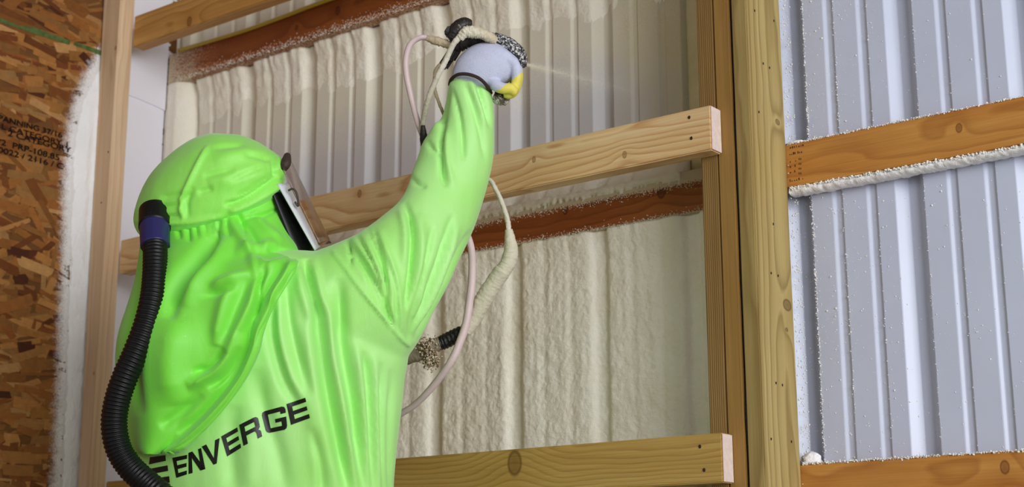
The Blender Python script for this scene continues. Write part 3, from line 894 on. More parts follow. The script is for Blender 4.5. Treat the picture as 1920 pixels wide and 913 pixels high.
DT = 2.86
torso = [  # Ax Ay Bx By depth rd sag
    (300, 1240, 720, 1250, DT + .02, .13, 0), (262, 1120, 732, 1130, DT + .01, .150, 0), (246, 1000, 736, 1010, DT, .155, 0), (243, 913, 739, 913, DT, .155, 0), (245, 850, 744, 845, DT, .155, 0), (247, 790, 751, 780, DT, .155, 0),
    (250, 730, 757, 715, DT, .152, 0), (255, 670, 764, 665, DT, .15, 0), (265, 620, 745, 610, DT, .147, 0), (285, 570, 715, 555, DT, .14, 0), (320, 525, 680, 515, DT, .125, 0), (380, 490, 640, 483, DT, .10, 0), (430, 465, 580, 470, DT + .01, .075, 0)]
arm = [(520, 505, 560, 700, 2.85, .11, 0), (585, 474, 650, 715, 2.84, .112, 0), (640, 453, 735, 690, 2.84, .105, 0), (682, 430, 778, 650, 2.84, .098, 0), (716, 405, 808, 593, 2.85, .092, 0), (748, 376, 838, 538, 2.87, .088, 0), (763, 350, 863, 484, 2.89, .083, 0), (771, 325, 885, 437, 2.91, .08, 0),
       (782, 296, 904, 382, 2.93, .074, 0), (793, 266, 917, 338, 2.94, .070, 0), (812, 240, 926, 290, 2.95, .064, 0), (828, 220, 927, 240, 2.955, .058, 0), (836, 190, 926, 200, 2.96, .053, 0), (841, 160, 921, 172, 2.96, .046, 0), (848, 145, 914, 160, 2.96, .040, 0)]
solids = [ringloft(torso, 48, 4, power=2.3), ringloft(arm, 36, 4, power=2.1)]
# left arm reaching forward and down in front of the chest (towards the wall), hips, legs
sh_l = W(330, 590, DT + .02)
fw = np.array([.25, .95, 0.0]); fw /= np.linalg.norm(fw)
elb = sh_l + np.array([.0, .12, -.26]); wri = elb + np.array([.02, .20, .10])
solids.append(worldloft([sh_l, (sh_l + elb) / 2, elb, (elb + wri) / 2, wri], [.085, .078, .066, .058, .045]))
rgt = CR.copy(); rgt[2] = 0; rgt /= np.linalg.norm(rgt)
hipc = np.array([BX, BY, .90]); solids.append(ball(hipc, (.205, .185, .17)))
footp = []
for s, dy in ((-1, .0), (1, .07)):
    hp = hipc + rgt * s * .10 + np.array([0, 0, -.04]); kn_ = hp + rgt * s * .03 + fw * (.05 + dy) + np.array([0, 0, -.40]); an = kn_ + rgt * s * .01 + fw * (-.03) + np.array([0, 0, -.33])
    solids.append(worldloft([hp, (hp + kn_) / 2, kn_, (kn_ + an) / 2, an], [.135, .115, .092, .088, .078])); footp.append(an)
body = remesh(solids, .0052, 8)
V_ = 'valley'
S = []
def v(pts, w, a, t=.25): S.append((pts, w, -a * 1.8, t))
def r(pts, w, a, t=.25): S.append((pts, w, a * 1.55, t))
# broad drapes on the back
v([(571, 484), (583, 535), (602, 602)], 6, .012); r([(558, 500), (566, 550), (590, 615)], 9, .006); r([(585, 486), (598, 535), (612, 590)], 8, .006)
v([(590, 560), (601, 640), (613, 730), (632, 820), (660, 940)], 12, .013, .15); r([(572, 600), (588, 700), (610, 800), (632, 940)], 14, .006, .15)
v([(634, 520), (637, 600), (646, 680), (662, 760), (688, 940)], 12, .012, .15); r([(618, 560), (624, 660), (640, 740), (668, 940)], 11, .008, .15)
v([(683, 660), (692, 740), (703, 940)], 7, .007, .2); r([(668, 640), (678, 740), (694, 930)], 9, .006)
v([(716, 680), (716, 780), (720, 940)], 5, .005); r([(704, 660), (706, 780), (712, 930)], 6, .004)
v([(735, 690), (731, 800), (730, 930)], 5, .004)
v([(536, 520), (541, 590), (556, 660), (580, 740)], 9, .007); v([(512, 560), (510, 630), (530, 710), (560, 760)], 10, .007)
r([(524, 540), (524, 620), (545, 700), (570, 760)], 9, .005)
v([(480, 690), (492, 760), (520, 850), (540, 940)], 16, .006); r([(560, 700), (590, 800), (600, 930)], 14, .005); v([(585, 800), (600, 870), (606, 940)], 8, .005)
v([(440, 760), (430, 840), (440, 930)], 16, .005); r([(470, 800), (470, 930)], 16, .004)
# raglan seam: a thin raised welt
r([(622, 470), (645, 500), (680, 546), (720, 594), (750, 632), (771, 650)], 3.2, .004, .05)
# wrinkles gathered from the seam towards the shoulder top
for a, b, w, d in [((742, 628), (652, 446), 3.5, .006), ((738, 620), (668, 436), 3, .006), ((733, 606), (690, 428), 3, .006), ((725, 590), (700, 424), 3.2, .005), ((715, 580), (645, 452), 3, .005), ((746, 632), (722, 470), 4, .006), ((700, 560), (655, 470), 3, .004)]:
    mx, my = (a[0] + b[0]) / 2 + 8, (a[1] + b[1]) / 2 - 6; v([a, (mx, my), b], w, d, .3)
r([(745, 625), (715, 520), (680, 440)], 5, .005); r([(735, 600), (700, 500), (660, 450)], 4, .004); r([(752, 625), (738, 520), (712, 430)], 7, .006)
v([(652, 445), (655, 470), (660, 500)], 2.6, .006, .3)
# sleeve
v([(757, 378), (769, 410), (774, 450), (770, 520), (760, 580)], 5, .010); r([(750, 390), (758, 430), (758, 500)], 7, .005); r([(785, 400), (790, 460), (786, 540), (776, 600)], 10, .006)
v([(778, 640), (815, 570), (850, 500), (885, 430)], 5, .009); v([(768, 640), (800, 560), (828, 480), (850, 400)], 6, .008); r([(785, 636), (828, 560), (868, 480)], 4, .005); r([(774, 630), (808, 565), (840, 480), (860, 420)], 6, .006)
v([(764, 640), (780, 560), (800, 480), (812, 420)], 5, .005)
v([(796, 638), (836, 560), (872, 490), (900, 420)], 3.5, .006)
v([(842, 160), (832, 220), (827, 270), (830, 325), (838, 350)], 5, .008); r([(835, 240), (838, 300), (850, 350)], 6, .004)
v([(848, 165), (862, 220), (868, 270), (869, 300)], 4, .005); v([(868, 150), (888, 200), (905, 260), (910, 300)], 5, .004); v([(893, 150), (908, 190), (921, 240)], 3.5, .007)
r([(880, 150), (895, 190), (912, 240)], 4, .004)
v([(768, 330), (785, 345), (800, 350)], 4, .004); v([(800, 262), (812, 280), (828, 290)], 4, .004)
r([(800, 250), (822, 232), (836, 230)], 5, .004)
fold(body, S, amp_noise=.0022, stretch=np.diag([14, 14, 4.0]), seed=2)
smooth_all(body)
ob_body = link('coverall', body, M_suit); child_at(person, ob_body)
bm_t = bmesh.new(); bm_t.from_mesh(body); BVH = BVHTree.FromBMesh(bm_t); bm_t.free()

# --- hood
hood = [(262, 442, 520, 372, 2.93, .085, 16), (254, 428, 530, 352, 2.93, .118, 26), (250, 414, 535, 332, 2.93, .128, 24), (253, 392, 536, 314, 2.93, .13, 20), (261, 364, 531, 300, 2.93, .13, 16), (277, 334, 516, 287, 2.93, .125, 12), (300, 306, 497, 274, 2.93, .115, 8), (328, 281, 474, 262, 2.93, .095, 4), (360, 260, 446, 253, 2.93, .06, 1), (392, 250, 412, 250, 2.93, .02, 0)]
hm = remesh([ringloft(hood, 48, 5, power=2.15)], .0042, 4)
HS = []
def hv(pts, w, a, t=.25): HS.append((pts, w, -a * 1.6, t))
def hr(pts, w, a, t=.25): HS.append((pts, w, a * 1.4, t))
hr([(428, 398), (460, 386), (495, 368), (530, 345)], 5, .006, .1); hv([(420, 384), (450, 376), (485, 358), (525, 328)], 3.5, .007, .15); hv([(470, 350), (500, 335), (528, 322)], 4, .003)
hr([(250, 416), (300, 418), (350, 417), (420, 405)], 4, .004, .1); hv([(258, 404), (300, 407), (345, 404)], 4, .004)
hr([(344, 414), (338, 380), (350, 350), (370, 310), (392, 270)], 4, .0045, .1); hv([(330, 385), (345, 372), (356, 360)], 3, .003); hv([(352, 410), (350, 380), (362, 350)], 5, .004)
for k, (a, b) in enumerate([((300, 372), (345, 362)), ((296, 390), (340, 384)), ((380, 330), (440, 318)), ((430, 340), (500, 310)), ((440, 370), (505, 342)), ((400, 276), (460, 272)), ((455, 290), (510, 300)), ((370, 362), (400, 352))]): hv([a, b], 5, .0035)
hr([(400, 300), (450, 288), (500, 290)], 12, .004); hr([(520, 292), (524, 315), (531, 335)], 4, .005); hv([(512, 290), (514, 315), (520, 330)], 3.5, .005)
hr([(390, 345), (450, 330), (500, 312)], 16, .005)
fold(hm, HS, amp_noise=.0022, stretch=np.diag([13, 13, 13.0]), seed=9)
smooth_all(hm); hood_o = child_at(person, link('hood', hm, M_hood))

# --- cape of the hood
cape = [(266, 400, 520, 335, 2.93, .105, 10), (266, 428, 523, 362, 2.93, .112, 18), (264, 450, 530, 395, 2.925, .125, 16), (262, 480, 541, 430, 2.91, .145, 10), (256, 520, 560, 480, 2.89, .165, 4),
        (240, 570, 522, 556, 2.875, .178, 0), (224, 620, 492, 612, 2.865, .186, 0), (217, 665, 477, 655, 2.86, .188, 0), (219, 710, 456, 708, 2.86, .186, 0), (226, 760, 420, 762, 2.86, .182, 0), (236, 812, 370, 815, 2.858, .178, 0), (244, 842, 330, 842, 2.857, .176, 0), (254, 851, 308, 851, 2.857, .175, 0)]
cv, cf = ringloft(cape, 150, 16, t0=-.06, t1=math.pi + .55, close=False, power=2.4)
# keep the hem hugging the back: rings are narrow below, so press the sheet towards the torso
cm_ = mesh_from('hood_cape', cv, cf, True); fix_normals(cm_)
co, no = get_vn(cm_)
xs_, ys_, zs_ = project(co)
new = co.copy()
for i in range(len(co)):
    if ys_[i] > 490:
        d = co[i] - CAM; d /= np.linalg.norm(d); h = BVH.ray_cast(Vector(CAM), Vector(d))
        if h[0] is not None:
            k = min(1, (ys_[i] - 490) / 110.0)
            dist = h[3]; cur = np.linalg.norm(co[i] - CAM)
            edge = 1.0
            off = .044 + .020 * (1 - min(1, abs(ys_[i] - 852) / 200.0) ** .5 * .0) * 0
            tgt = dist - off
            if cur < dist + .15: new[i] = CAM + d * (cur * (1 - k) + min(cur, tgt) * k if cur < tgt else tgt * k + min(cur, dist - .044) * (1 - k))
cm_.vertices.foreach_set('co', new.astype(np.float32).ravel()); cm_.update()
fcam = get_vn(cm_)[1]
cc = get_vn(cm_)[0]
if ((fcam * (CAM - cc)).sum(1) > 0).mean() < .5: cm_.flip_normals()
bmc = bmesh.new(); bmc.from_mesh(cm_)
for _ in range(14): bmesh.ops.smooth_vert(bmc, verts=[v_ for v_ in bmc.verts if not v_.is_boundary], factor=.5, use_axis_x=True, use_axis_y=True, use_axis_z=True)
bmc.to_mesh(cm_); bmc.free()
CS = []
def cvl(pts, w, a, t=.25): CS.append((pts, w, -a * 1.5, t))
def crd(pts, w, a, t=.25): CS.append((pts, w, a * 1.4, t))
for (x0, y0, x1, y1, w, a) in [(332, 420, 338, 450, 4, .005), (352, 420, 356, 455, 3.5, .007), (366, 418, 372, 448, 3, .006), (384, 414, 386, 440, 3, .006), (398, 412, 396, 440, 3, .006), (412, 408, 404, 450, 4, .009), (425, 404, 430, 450, 3, .005), (445, 398, 462, 440, 4, .006)]:
    cvl([(x0, y0), (x1, y1)], w, a, .35)
cvl([(412, 430), (385, 470), (350, 510), (325, 550), (315, 600)], 14, .020); crd([(425, 440), (405, 490), (370, 530), (345, 575)], 14, .012)
crd([(430, 410), (446, 440), (470, 480), (480, 520)], 7, .008); cvl([(440, 400), (470, 430), (492, 470)], 5, .006)
cvl([(466, 516), (455, 545), (440, 580), (424, 620), (412, 645)], 11, .006, .25); crd([(448, 520), (425, 560), (412, 610), (406, 650)], 12, .009); crd([(484, 520), (470, 570), (445, 620), (425, 660)], 10, .009)
crd([(395, 540), (430, 525), (470, 512)], 8, .010); cvl([(380, 556), (420, 545), (445, 535)], 6, .007)
crd([(455, 625), (420, 680), (380, 710), (350, 722)], 12, .012); cvl([(452, 650), (425, 700), (390, 728)], 7, .008); cvl([(425, 655), (395, 690), (362, 700)], 8, .010)
crd([(556, 487), (520, 540), (486, 615), (474, 660), (448, 715), (400, 776), (345, 828), (306, 850)], 6, .008, .04); cvl([(536, 490), (502, 540), (472, 600), (462, 650), (436, 706), (388, 764), (335, 815)], 7, .008, .06)
cvl([(500, 470), (520, 468), (550, 476)], 4, .007); crd([(480, 480), (500, 500), (545, 484)], 6, .006); cvl([(498, 500), (486, 540), (480, 600)], 5, .010)
cvl([(270, 560), (255, 620), (250, 700), (262, 780)], 12, .008); crd([(330, 600), (320, 680), (330, 760)], 26, .010); cvl([(300, 800), (330, 780), (380, 740)], 9, .006)
crd([(470, 400), (500, 430), (530, 450)], 8, .008); cvl([(450, 410), (500, 400), (525, 390)], 4, .006); crd([(440, 470), (480, 465), (520, 455)], 9, .008)
fold(cm_, CS, amp_noise=.0035, stretch=np.diag([9, 9, 5.0]), seed=4)
smooth_all(cm_)
cape_o = child_at(person, link('hood_cape', cm_, M_cape))
so = cape_o.modifiers.new('thick', 'SOLIDIFY'); so.thickness = .0022; so.offset = -1

# --- visor assembly: U-shaped shells around the face opening
def ushell(name, nearA, nearB, silA, silB, d0, width, mat, th=.002, n=24, m=20, k=1.0):
    """near edge runs nearA->nearB at depth d0, bulges to sil (mid depth) and returns at depth d0+width"""
    V = []; F = []
    for i in range(n):
        s = i / (n - 1)
        nx = nearA[0] + (nearB[0] - nearA[0]) * s; ny = nearA[1] + (nearB[1] - nearA[1]) * s
        sx = silA[0] + (silB[0] - silA[0]) * s; sy = silA[1] + (silB[1] - silA[1]) * s
        bow = 1 + .0 * math.sin(math.pi * s)
        for j in range(m):
            t = math.pi * j / (m - 1); f = math.sin(t) ** k
            V.append(W(nx + (sx - nx) * f * bow, ny + (sy - ny) * f * bow, d0 + width * (1 - math.cos(t)) / 2))
    for i in range(n - 1):
        for j in range(m - 1):
            a = i * m + j; F.append((a, a + m, a + m + 1, a + 1))
    me = mesh_from(name, V, F, True); fix_normals(me)
    o = link(name, me, mat); child_at(person, o)
    sd = o.modifiers.new('thick', 'SOLIDIFY'); sd.thickness = th; sd.offset = 0
    return o
GM = NT('clear_visor'); GM.set(Base_Color=(.86, .80, .76, 1), Roughness=.12)
GM.b.inputs['Transmission Weight'].default_value = 1.0; GM.b.inputs['IOR'].default_value = 1.03; GM.b.inputs['Specular IOR Level'].default_value = .8
GM.b.inputs['Coat Weight'].default_value = .35; GM.b.inputs['Coat Roughness'].default_value = .15
ushell('visor', (526, 312), (598, 460), (543, 296), (621, 456), 2.86, .17, GM.m, .0018)
ushell('visor_frame', (519, 345), (590, 470), (541, 345), (600, 462), 2.862, .165, M_band, .003)
ushell('face_seal', (505, 352), (556, 490), (529, 362), (589, 470), 2.862, .165, M_black, .004)
# black crown piece at the top of the visor and the small latch
lt = tube('visor_latch', [W(541, 357, 2.862), W(548, 354, 2.858), (W(554, 358, 2.858)), W(558, 370, 2.858), W(559, 386, 2.86), W(553, 378, 2.86)], .0022, plain('dark_latch', srgb(70, 52, 48), .5), 40, 8); child_at(person, lt)
cr = tube('visor_pivot', [W(531, 318, 2.875), W(536, 306, 2.875), W(539, 292, 2.90)], [.007, .010, .007], plain('dark_pivot', srgb(74, 58, 54), .6, 0, .3, .4, 120), 16, 12); child_at(person, cr)

# --- head inside the hood
SKIN = plain('skin', srgb(196, 150, 122), .5, 0, .4, .08, 40)
hc = W(405, 372, 2.93)
fdir = W(560, 352, 2.96) - hc; fdir /= np.linalg.norm(fdir)
upv = np.array([0, 0, 1.0]) - fdir * fdir[2]; upv /= np.linalg.norm(upv); sdv = np.cross(fdir, upv)
def hp_(f, s, u): return hc + fdir * f + sdv * s + upv * u
def tball(c, r):
    V, F = ball((0, 0, 0), 1, 3); V = [c + fdir * v_[0] * r[0] + sdv * v_[1] * r[1] + upv * v_[2] * r[2] for v_ in V]; return V, F
hs = [tball(hp_(-.01, 0, .0), (.082, .068, .085)), tball(hp_(.035, 0, -.055), (.042, .045, .05)), tball(hp_(.082, 0, -.02), (.014, .011, .02)), tball(hp_(.074, 0, -.052), (.010, .022, .007)), tball(hp_(.068, 0, .012), (.012, .045, .008)),
      tball(hp_(0, .070, -.012), (.012, .008, .026)), tball(hp_(0, -.070, -.012), (.012, .008, .026))]
hs.append(worldloft([hp_(-.02, 0, -.04), hp_(-.035, 0, -.10), hp_(-.045, 0, -.16)], [.055, .05, .06]))
hd = remesh(hs, .004, 3); smooth_all(hd); child_at(person, link('head', hd, SKIN))
for s in (-1, 1):
    V, F = tball(hp_(.066, s * .027, -.004), (.011, .012, .011)); e = mesh_from('eye', V, F, True); child_at(person, link('eye', e, plain('eye_white_%d' % (s + 1), srgb(225, 222, 218), .2)))

# --- breathing hose: corrugated, with blue collar
hx = [(291, 446, 2.80), (291, 480, 2.775), (290, 520, 2.755), (286, 560, 2.735), (274, 610, 2.715), (255, 660, 2.70), (235, 705, 2.69), (220, 750, 2.685), (214, 795, 2.68), (222, 840, 2.675), (243, 875, 2.67), (275, 905, 2.66), (310, 935, 2.65), (345, 975, 2.66), (370, 1030, 2.68), (375, 1100, 2.70)]
hp = [W(*p) for p in hx]
hw = [.0225, .0225, .0228, .0232, .0235, .0236, .0236, .0236, .0236, .0236, .0236, .0236, .0236, .0236, .0236, .0236]
NR = 92
hose = tube('breathing_hose', hp, hw, M_black, NR * 8, 28, rf=lambda u, t: .93 + .085 * (.5 + .5 * math.cos(u * NR * 2 * math.pi)) ** .7)
child_at(person, hose)
c0, c1 = W(290, 424, 2.818), W(291, 462, 2.792)
cl_ = tube('hose_collar', [c0 + (c0 - c1) * .3, c0, c0 + (c1 - c0) * .5, c1], [.0275, .0275, .0268, .0262], M_blue, 30, 40, rf=lambda u, t: 1.0 + (.03 if u > .12 else 0) + .012 * math.cos(t * 20) * (1 if u > .3 else 0)); child_at(person, cl_)
c2 = tube('hose_socket', [c0 + (c0 - c1) * .75 + CF * .01, c0 + (c1 - c0) * .08], [.031, .030], M_black, 8, 32); child_at(person, c2)
# belt-worn blower the hose runs to, below the frame
bx_c = W(375, 1120, 2.665)
M_unit = plain('grey_blower_plastic', srgb(60, 62, 66), .5)
bl = box('blower_unit', bx_c[0] - .09, bx_c[0] + .09, bx_c[1] - .045, bx_c[1] + .05, bx_c[2] - .13, bx_c[2] + .012, M_unit, person, bev=.02, seg=3)

# --- glove (palm, fingers, thumb) of the raised right hand
DH = 2.965
palm = [(846, 150, 917, 171, DH, .036, 0), (850, 128, 928, 168, DH, .042, 0), (860, 107, 946, 158, DH, .046, 0), (878, 90, 962, 150, DH, .046, 0), (902, 80, 973, 138, DH, .044, 0), (930, 80, 976, 122, DH, .038, 0), (950, 92, 974, 112, DH, .026, 0)]
fingers = []
def fing(p, rr): return worldloft([W(*q) for q in p], rr, 1.0, 14, 22)
dz = [-.030, -.010, .010, .029]
for k, d in enumerate(dz):
    e = [0, 2, 1, -3][k]
    fingers.append(fing([(938, 108, DH + d), (962 + e, 118, DH + d), (969 + e, 140, DH + d * 1.02), (966 + e, 162, DH + d), (957 + e, 176, DH + d), (946, 176, DH + d * .9)], [.0115, .0115, .0105, .0100, .0095, .0078]))
thumb = fing([(915, 146, DH - .022), (930, 160, DH - .036), (944, 166, DH - .042), (957, 166, DH - .042), (966, 174, DH - .036)], [.013, .012, .011, .0105, .0088])
gm = remesh([ringloft(palm, 32, 5)] + fingers + [thumb], .0022, 2)
smooth_all(gm)
gm.materials.append(M_knit); gm.materials.append(M_yel)
for f in gm.polygons:
    c = np.array(f.center); x, y, z = project(c[None])
    # the dipped coating starts along a line across the knuckles
    lim = 176 - (x[0] - 926) * .78
    if y[0] > lim + 1.2 * noise.noise(Vector(c * 300)) and x[0] > 922: f.material_index = 1
glove = child_at(person, link('glove', gm, None)); glove['label'] = 'grey knit glove with yellow dipped fingers'
cuff = tube('glove_cuff', [W(843, 159, DH + .01), W(846, 149, DH - .022), W(858, 140, DH - .044), W(876, 139, DH - .054), W(895, 145, DH - .056), W(908, 155, DH - .052), W(917, 168, DH - .030), W(920, 174, DH + .005), W(905, 160, DH + .038), W(880, 146, DH + .044), W(855, 146, DH + .036), W(845, 157, DH + .01)], .0034, M_cuff, 90, 10); child_at(person, cuff)
# left glove, out of sight in front of the chest
LG = [worldloft([wri, wri + np.array([.04, .02, .01]), wri + np.array([.085, .04, .005])], [.036, .042, .032], .6)]
for k in range(4):
    b = wri + np.array([.085, .04, .028 - .019 * k]); LG.append(worldloft([b - np.array([.02, .01, 0]), b + np.array([.035, .02, -.003]), b + np.array([.055, .0, -.006]), b + np.array([.045, -.025, -.008])], [.011, .0105, .0095, .008], 1, 12, 14))
b = wri + np.array([.04, -.01, .03]); LG.append(worldloft([b, b + np.array([.03, -.03, .02]), b + np.array([.06, -.035, .02])], [.014, .012, .0095], 1, 12, 12))
lm = remesh(LG, .003, 2); smooth_all(lm); child_at(person, link('glove', lm, M_knit))
# boots
M_boot = plain('brown_work_boot', srgb(88, 62, 40), .7, 0, .3, .3, 40)
for an in footp:
    gz = an.copy(); gz[2] = 0
    bt = remesh([worldloft([np.array([an[0], an[1], .16]), np.array([an[0], an[1], .07])], [.062, .058], 1, 20, 8),
                 worldloft([gz - fw * .075 + np.array([0, 0, .045]), gz + np.array([0, 0, .05]), gz + fw * .11 + np.array([0, 0, .045]), gz + fw * .19 + np.array([0, 0, .038])], [.044, .048, .047, .03], 1, 20, 16)], .006, 3)
    co, _ = get_vn(bt); co[:, 2] = np.maximum(co[:, 2], 0.0005); bt.vertices.foreach_set('co', co.astype(np.float32).ravel()); bt.update(); smooth_all(bt)
    child_at(person, link('boot', bt, M_boot))

# --- lettering on the back: laid onto the fabric
def glyph(ch):
    T = .25; H = .20
    def rect(a, b, c, d): return [(a, b), (c, b), (c, d), (a, d)]     # u right, v down
    if ch == 'E': return [rect(0, 0, T, 1), rect(T, 0, 1, H), rect(T, .41, .97, .60), rect(T, 1 - H, 1, 1)]
    if ch == 'N': return [rect(0, 0, .24, 1), rect(.76, 0, 1, 1), [(.0, 0), (.30, 0), (1, 1), (.70, 1)]]
    if ch == 'V': return [[(0, 0), (.25, 0), (.62, 1), (.38, 1)], [(.75, 0), (1, 0), (.62, 1), (.38, 1)]]
    if ch == 'R': return [rect(0, 0, .24, 1), rect(.24, 0, .78, .2), [(.78, 0), (.9, .02), (1, .12), (1, .2), (.78, .2)], rect(.77, .2, 1, .44), [(.77, .44), (1, .44), (.99, .54), (.9, .62), (.77, .62)], rect(.24, .43, .77, .62), [(.55, .62), (.85, .6), (.97, .68), (1, .76), (1, 1), (.76, 1), (.76, .74), (.7, .62)]]
    if ch == 'G': return [[(.14, 0), (.86, 0), (.86, .19), (.14, .19)], [(0, .16), (.04, .05), (.14, 0), (.24, .19), (.24, .81), (.14, 1), (.04, .95), (0, .84)], [(.14, .81), (.86, .81), (.86, 1), (.14, 1)], [(.86, 0), (.96, .05), (1, .16), (1, .30), (.77, .30), (.77, .19)], [(.77, .46), (1, .46), (1, .84), (.96, .95), (.86, 1), (.77, .81)], rect(.5, .46, .77, .62)]
def bil(q, u, v_):
    (a, b, c, d) = [np.array(p, float) for p in q]
    return (a * (1 - u) + b * u) * (1 - v_) + (d * (1 - u) + c * u) * v_
def lay(poly_px, V, F, off=.0012):
    """drape a convex picture-space polygon on the suit, with slight thickness"""
    bm = bmesh.new(); vs_ = [bm.verts.new((p[0], p[1], 0)) for p in poly_px]; bm.faces.new(vs_)
    x0 = min(p[0] for p in poly_px); x1 = max(p[0] for p in poly_px); y0 = min(p[1] for p in poly_px); y1 = max(p[1] for p in poly_px)
    for k in range(int(x0 // 2.5) + 1, int(x1 // 2.5) + 1): bmesh.ops.bisect_plane(bm, geom=bm.verts[:] + bm.edges[:] + bm.faces[:], plane_co=(k * 2.5, 0, 0), plane_no=(1, 0, 0))
    for k in range(int(y0 // 2.5) + 1, int(y1 // 2.5) + 1): bmesh.ops.bisect_plane(bm, geom=bm.verts[:] + bm.edges[:] + bm.faces[:], plane_co=(0, k * 2.5, 0), plane_no=(0, 1, 0))
    bm.verts.ensure_lookup_table(); b0 = len(V)
    for w_ in bm.verts:
        d = ray(w_.co.x, w_.co.y); d = d / np.linalg.norm(d); h = BVH.ray_cast(Vector(CAM), Vector(d))
        if h[0] is None: P = W(w_.co.x, w_.co.y, 2.71)
        else: P = np.array(h[0]) - d * off
        V.append(P)
    for f in bm.faces: F.append(tuple(b0 + w_.index for w_ in f.verts))
    bm.free()
def c4(x, y): return (240 + x / 4.989, 730 + y / 4.989)
letters = [('E', [(415, 640), (553, 612), (550, 795), (452, 828)]), ('N', [(566, 594), (684, 548), (724, 745), (567, 792)]), ('V', [(690, 535), (857, 455), (878, 672), (752, 725)]), ('E', [(872, 440), (1022, 355), (1058, 545), (928, 628)]),
           ('R', [(1040, 332), (1212, 245), (1256, 440), (1080, 528)]), ('G', [(1246, 212), (1470, 152), (1492, 372), (1296, 412)]), ('E', [(1483, 137), (1658, 78), (1702, 268), (1525, 332)])]
for ch, q in letters:
    V = []; F = []
    q = [c4(*p) for p in q]
    for poly in glyph(ch): lay([bil(q, u, v_) for u, v_ in poly], V, F)
    me = mesh_from('printed_letter', V, F, True); o = link('printed_letter', me, M_print); child_at(ob_body, o)
    o.matrix_parent_inverse = Matrix.Identity(4)
for q in ([(205, 635), (350, 615), (354, 668), (195, 702)], [(190, 745), (370, 710), (376, 762), (172, 800)], [(160, 845), (385, 812), (391, 872), (150, 900)]):
    V = []; F = []; lay([c4(*p) for p in q], V, F)
    o = link('printed_bar', mesh_from('printed_bar', V, F, True), M_print); child_at(ob_body, o); o.matrix_parent_inverse = Matrix.Identity(4)

# ==================================================================== spray gun and its hoses
gun = empty('spray_gun', tuple(W(900, 110, DH)))
setp(gun, 'black foam-spattered spray gun held up in the gloved hand', 'spray gun')
def spatter(name, base, foam, sc=90, th=.5, rough=.45):
    M = NT(name); oc = M.obj(); n = M.noise(oc, sc, 4, .65, .8).outputs['Fac']
    M.set(Base_Color=M.mix(M.ramp(n, [(th - .02, 0.0), (th + .03, 1.0)]), base, foam), Roughness=rough)
    M.bump(n, .6, .003); return M.m
M_gun = spatter('gun_black_spattered', srgb(16, 15, 18), srgb(214, 212, 212), 210, .53)
M_gund = spatter('gun_dark', srgb(34, 26, 22), srgb(170, 150, 130), 80, .66)
M_crust = foam_mat('crusted_foam', srgb(232, 226, 204), srgb(206, 192, 160), .8)
M_tan = foam_mat('tan_hose', srgb(196, 178, 148), srgb(170, 150, 118), .6)
def gp(o): return child_at(gun, o)
def rbox(name, px_, size, mat, rotdir, jitter=.0, bev=.003):
    """box centred at px (x,y,depth), long axis along rotdir"""
    P = W(*px_); bm = bmesh.new(); bmesh.ops.create_cube(bm, size=1)
    for v_ in bm.verts: v_.co = Vector((v_.co.x * size[0], v_.co.y * size[1], v_.co.z * size[2]))
    bmesh.ops.bevel(bm, geom=list(bm.edges), offset=bev, segments=2, affect='EDGES')
    me = bpy.data.meshes.new(name); bm.to_mesh(me); bm.free()
    q = Vector(rotdir).to_track_quat('X', 'Z').to_matrix().to_4x4(); me.transform(Matrix.Translation(Vector(P)) @ q)
    return gp(link(name, me, mat))
# barrel arches over the back of the hand to the nozzle at the right
gp(tube('gun_barrel', [W(918, 72, DH + .0), W(940, 80, DH + .002), W(960, 93, DH + .004), (W(974, 110, DH + .004)), W(979, 127, DH + .004)], [.013, .0165, .0185, .0165, .008], M_gun, 60, 20, jit=.12, seed=3))
for k, (x, y, w_, h_) in enumerate([(968, 96, .017, .020), (974, 107, .016, .012), (978, 117, .014, .011), (958, 87, .015, .012)]):
    rbox('gun_fitting', (x, y, DH - .014), (w_, .014, h_), M_gun, W(x + 10, y + 12, DH) - W(x, y, DH), bev=.002)
rbox('nozzle', (982, 121, DH + .0), (.012, .012, .012), M_gund, W(1000, 124, DH) - W(982, 121, DH))
gp(tube('gun_body', [W(848, 84, DH + .01), W(862, 76, DH + .01), W(880, 72, DH + .01), W(905, 76, DH + .01), W(930, 84, DH + .006)], [.018, .022, .018, .015, .012], M_gund, 40, 18, jit=.2, seed=5))
gp(tube('gun_cylinder', [W(849, 74, DH - .005), W(856, 58, DH - .005), W(870, 46, DH - .003), W(884, 46, DH)], [.0145, .0165, .0145, .009], M_gund, 40, 18, jit=.1, seed=8))
rbox('gun_knob', (840, 57, DH - .01), (.010, .012, .016), plain('black_knob', srgb(14, 13, 14), .5), W(848, 62, DH) - W(840, 57, DH), bev=.002)
rbox('gun_bracket', (846, 66, DH - .005), (.016, .014, .026), M_gund, W(852, 60, DH) - W(846, 66, DH), bev=.003)
gp(tube('gun_handle', [W(925, 112, DH), W(936, 145, DH), W(941, 170, DH), W(937, 192, DH - .002)], [.014, .014, .0145, .0125], M_gund, 30, 16, jit=.15, seed=2))
gp(tube('handle_coupling', [W(926, 182, DH - .004), W(935, 186, DH - .006), (W(947, 187, DH - .008)), W(950, 178, DH - .01)], [.009, .011, .0095, .006], spatter('coupling_steel', srgb(96, 84, 72), srgb(205, 200, 190), 120, .5, .3), 30, 16, jit=.25, seed=12))
rbox('trigger_lever', (842, 108, DH + .02), (.05, .012, .022), M_gund, W(826, 132, DH) - W(858, 84, DH), bev=.004)
rbox('gun_bracket', (850, 98, DH + .012), (.035, .016, .024), M_gund, W(836, 120, DH) - W(860, 80, DH), bev=.004)
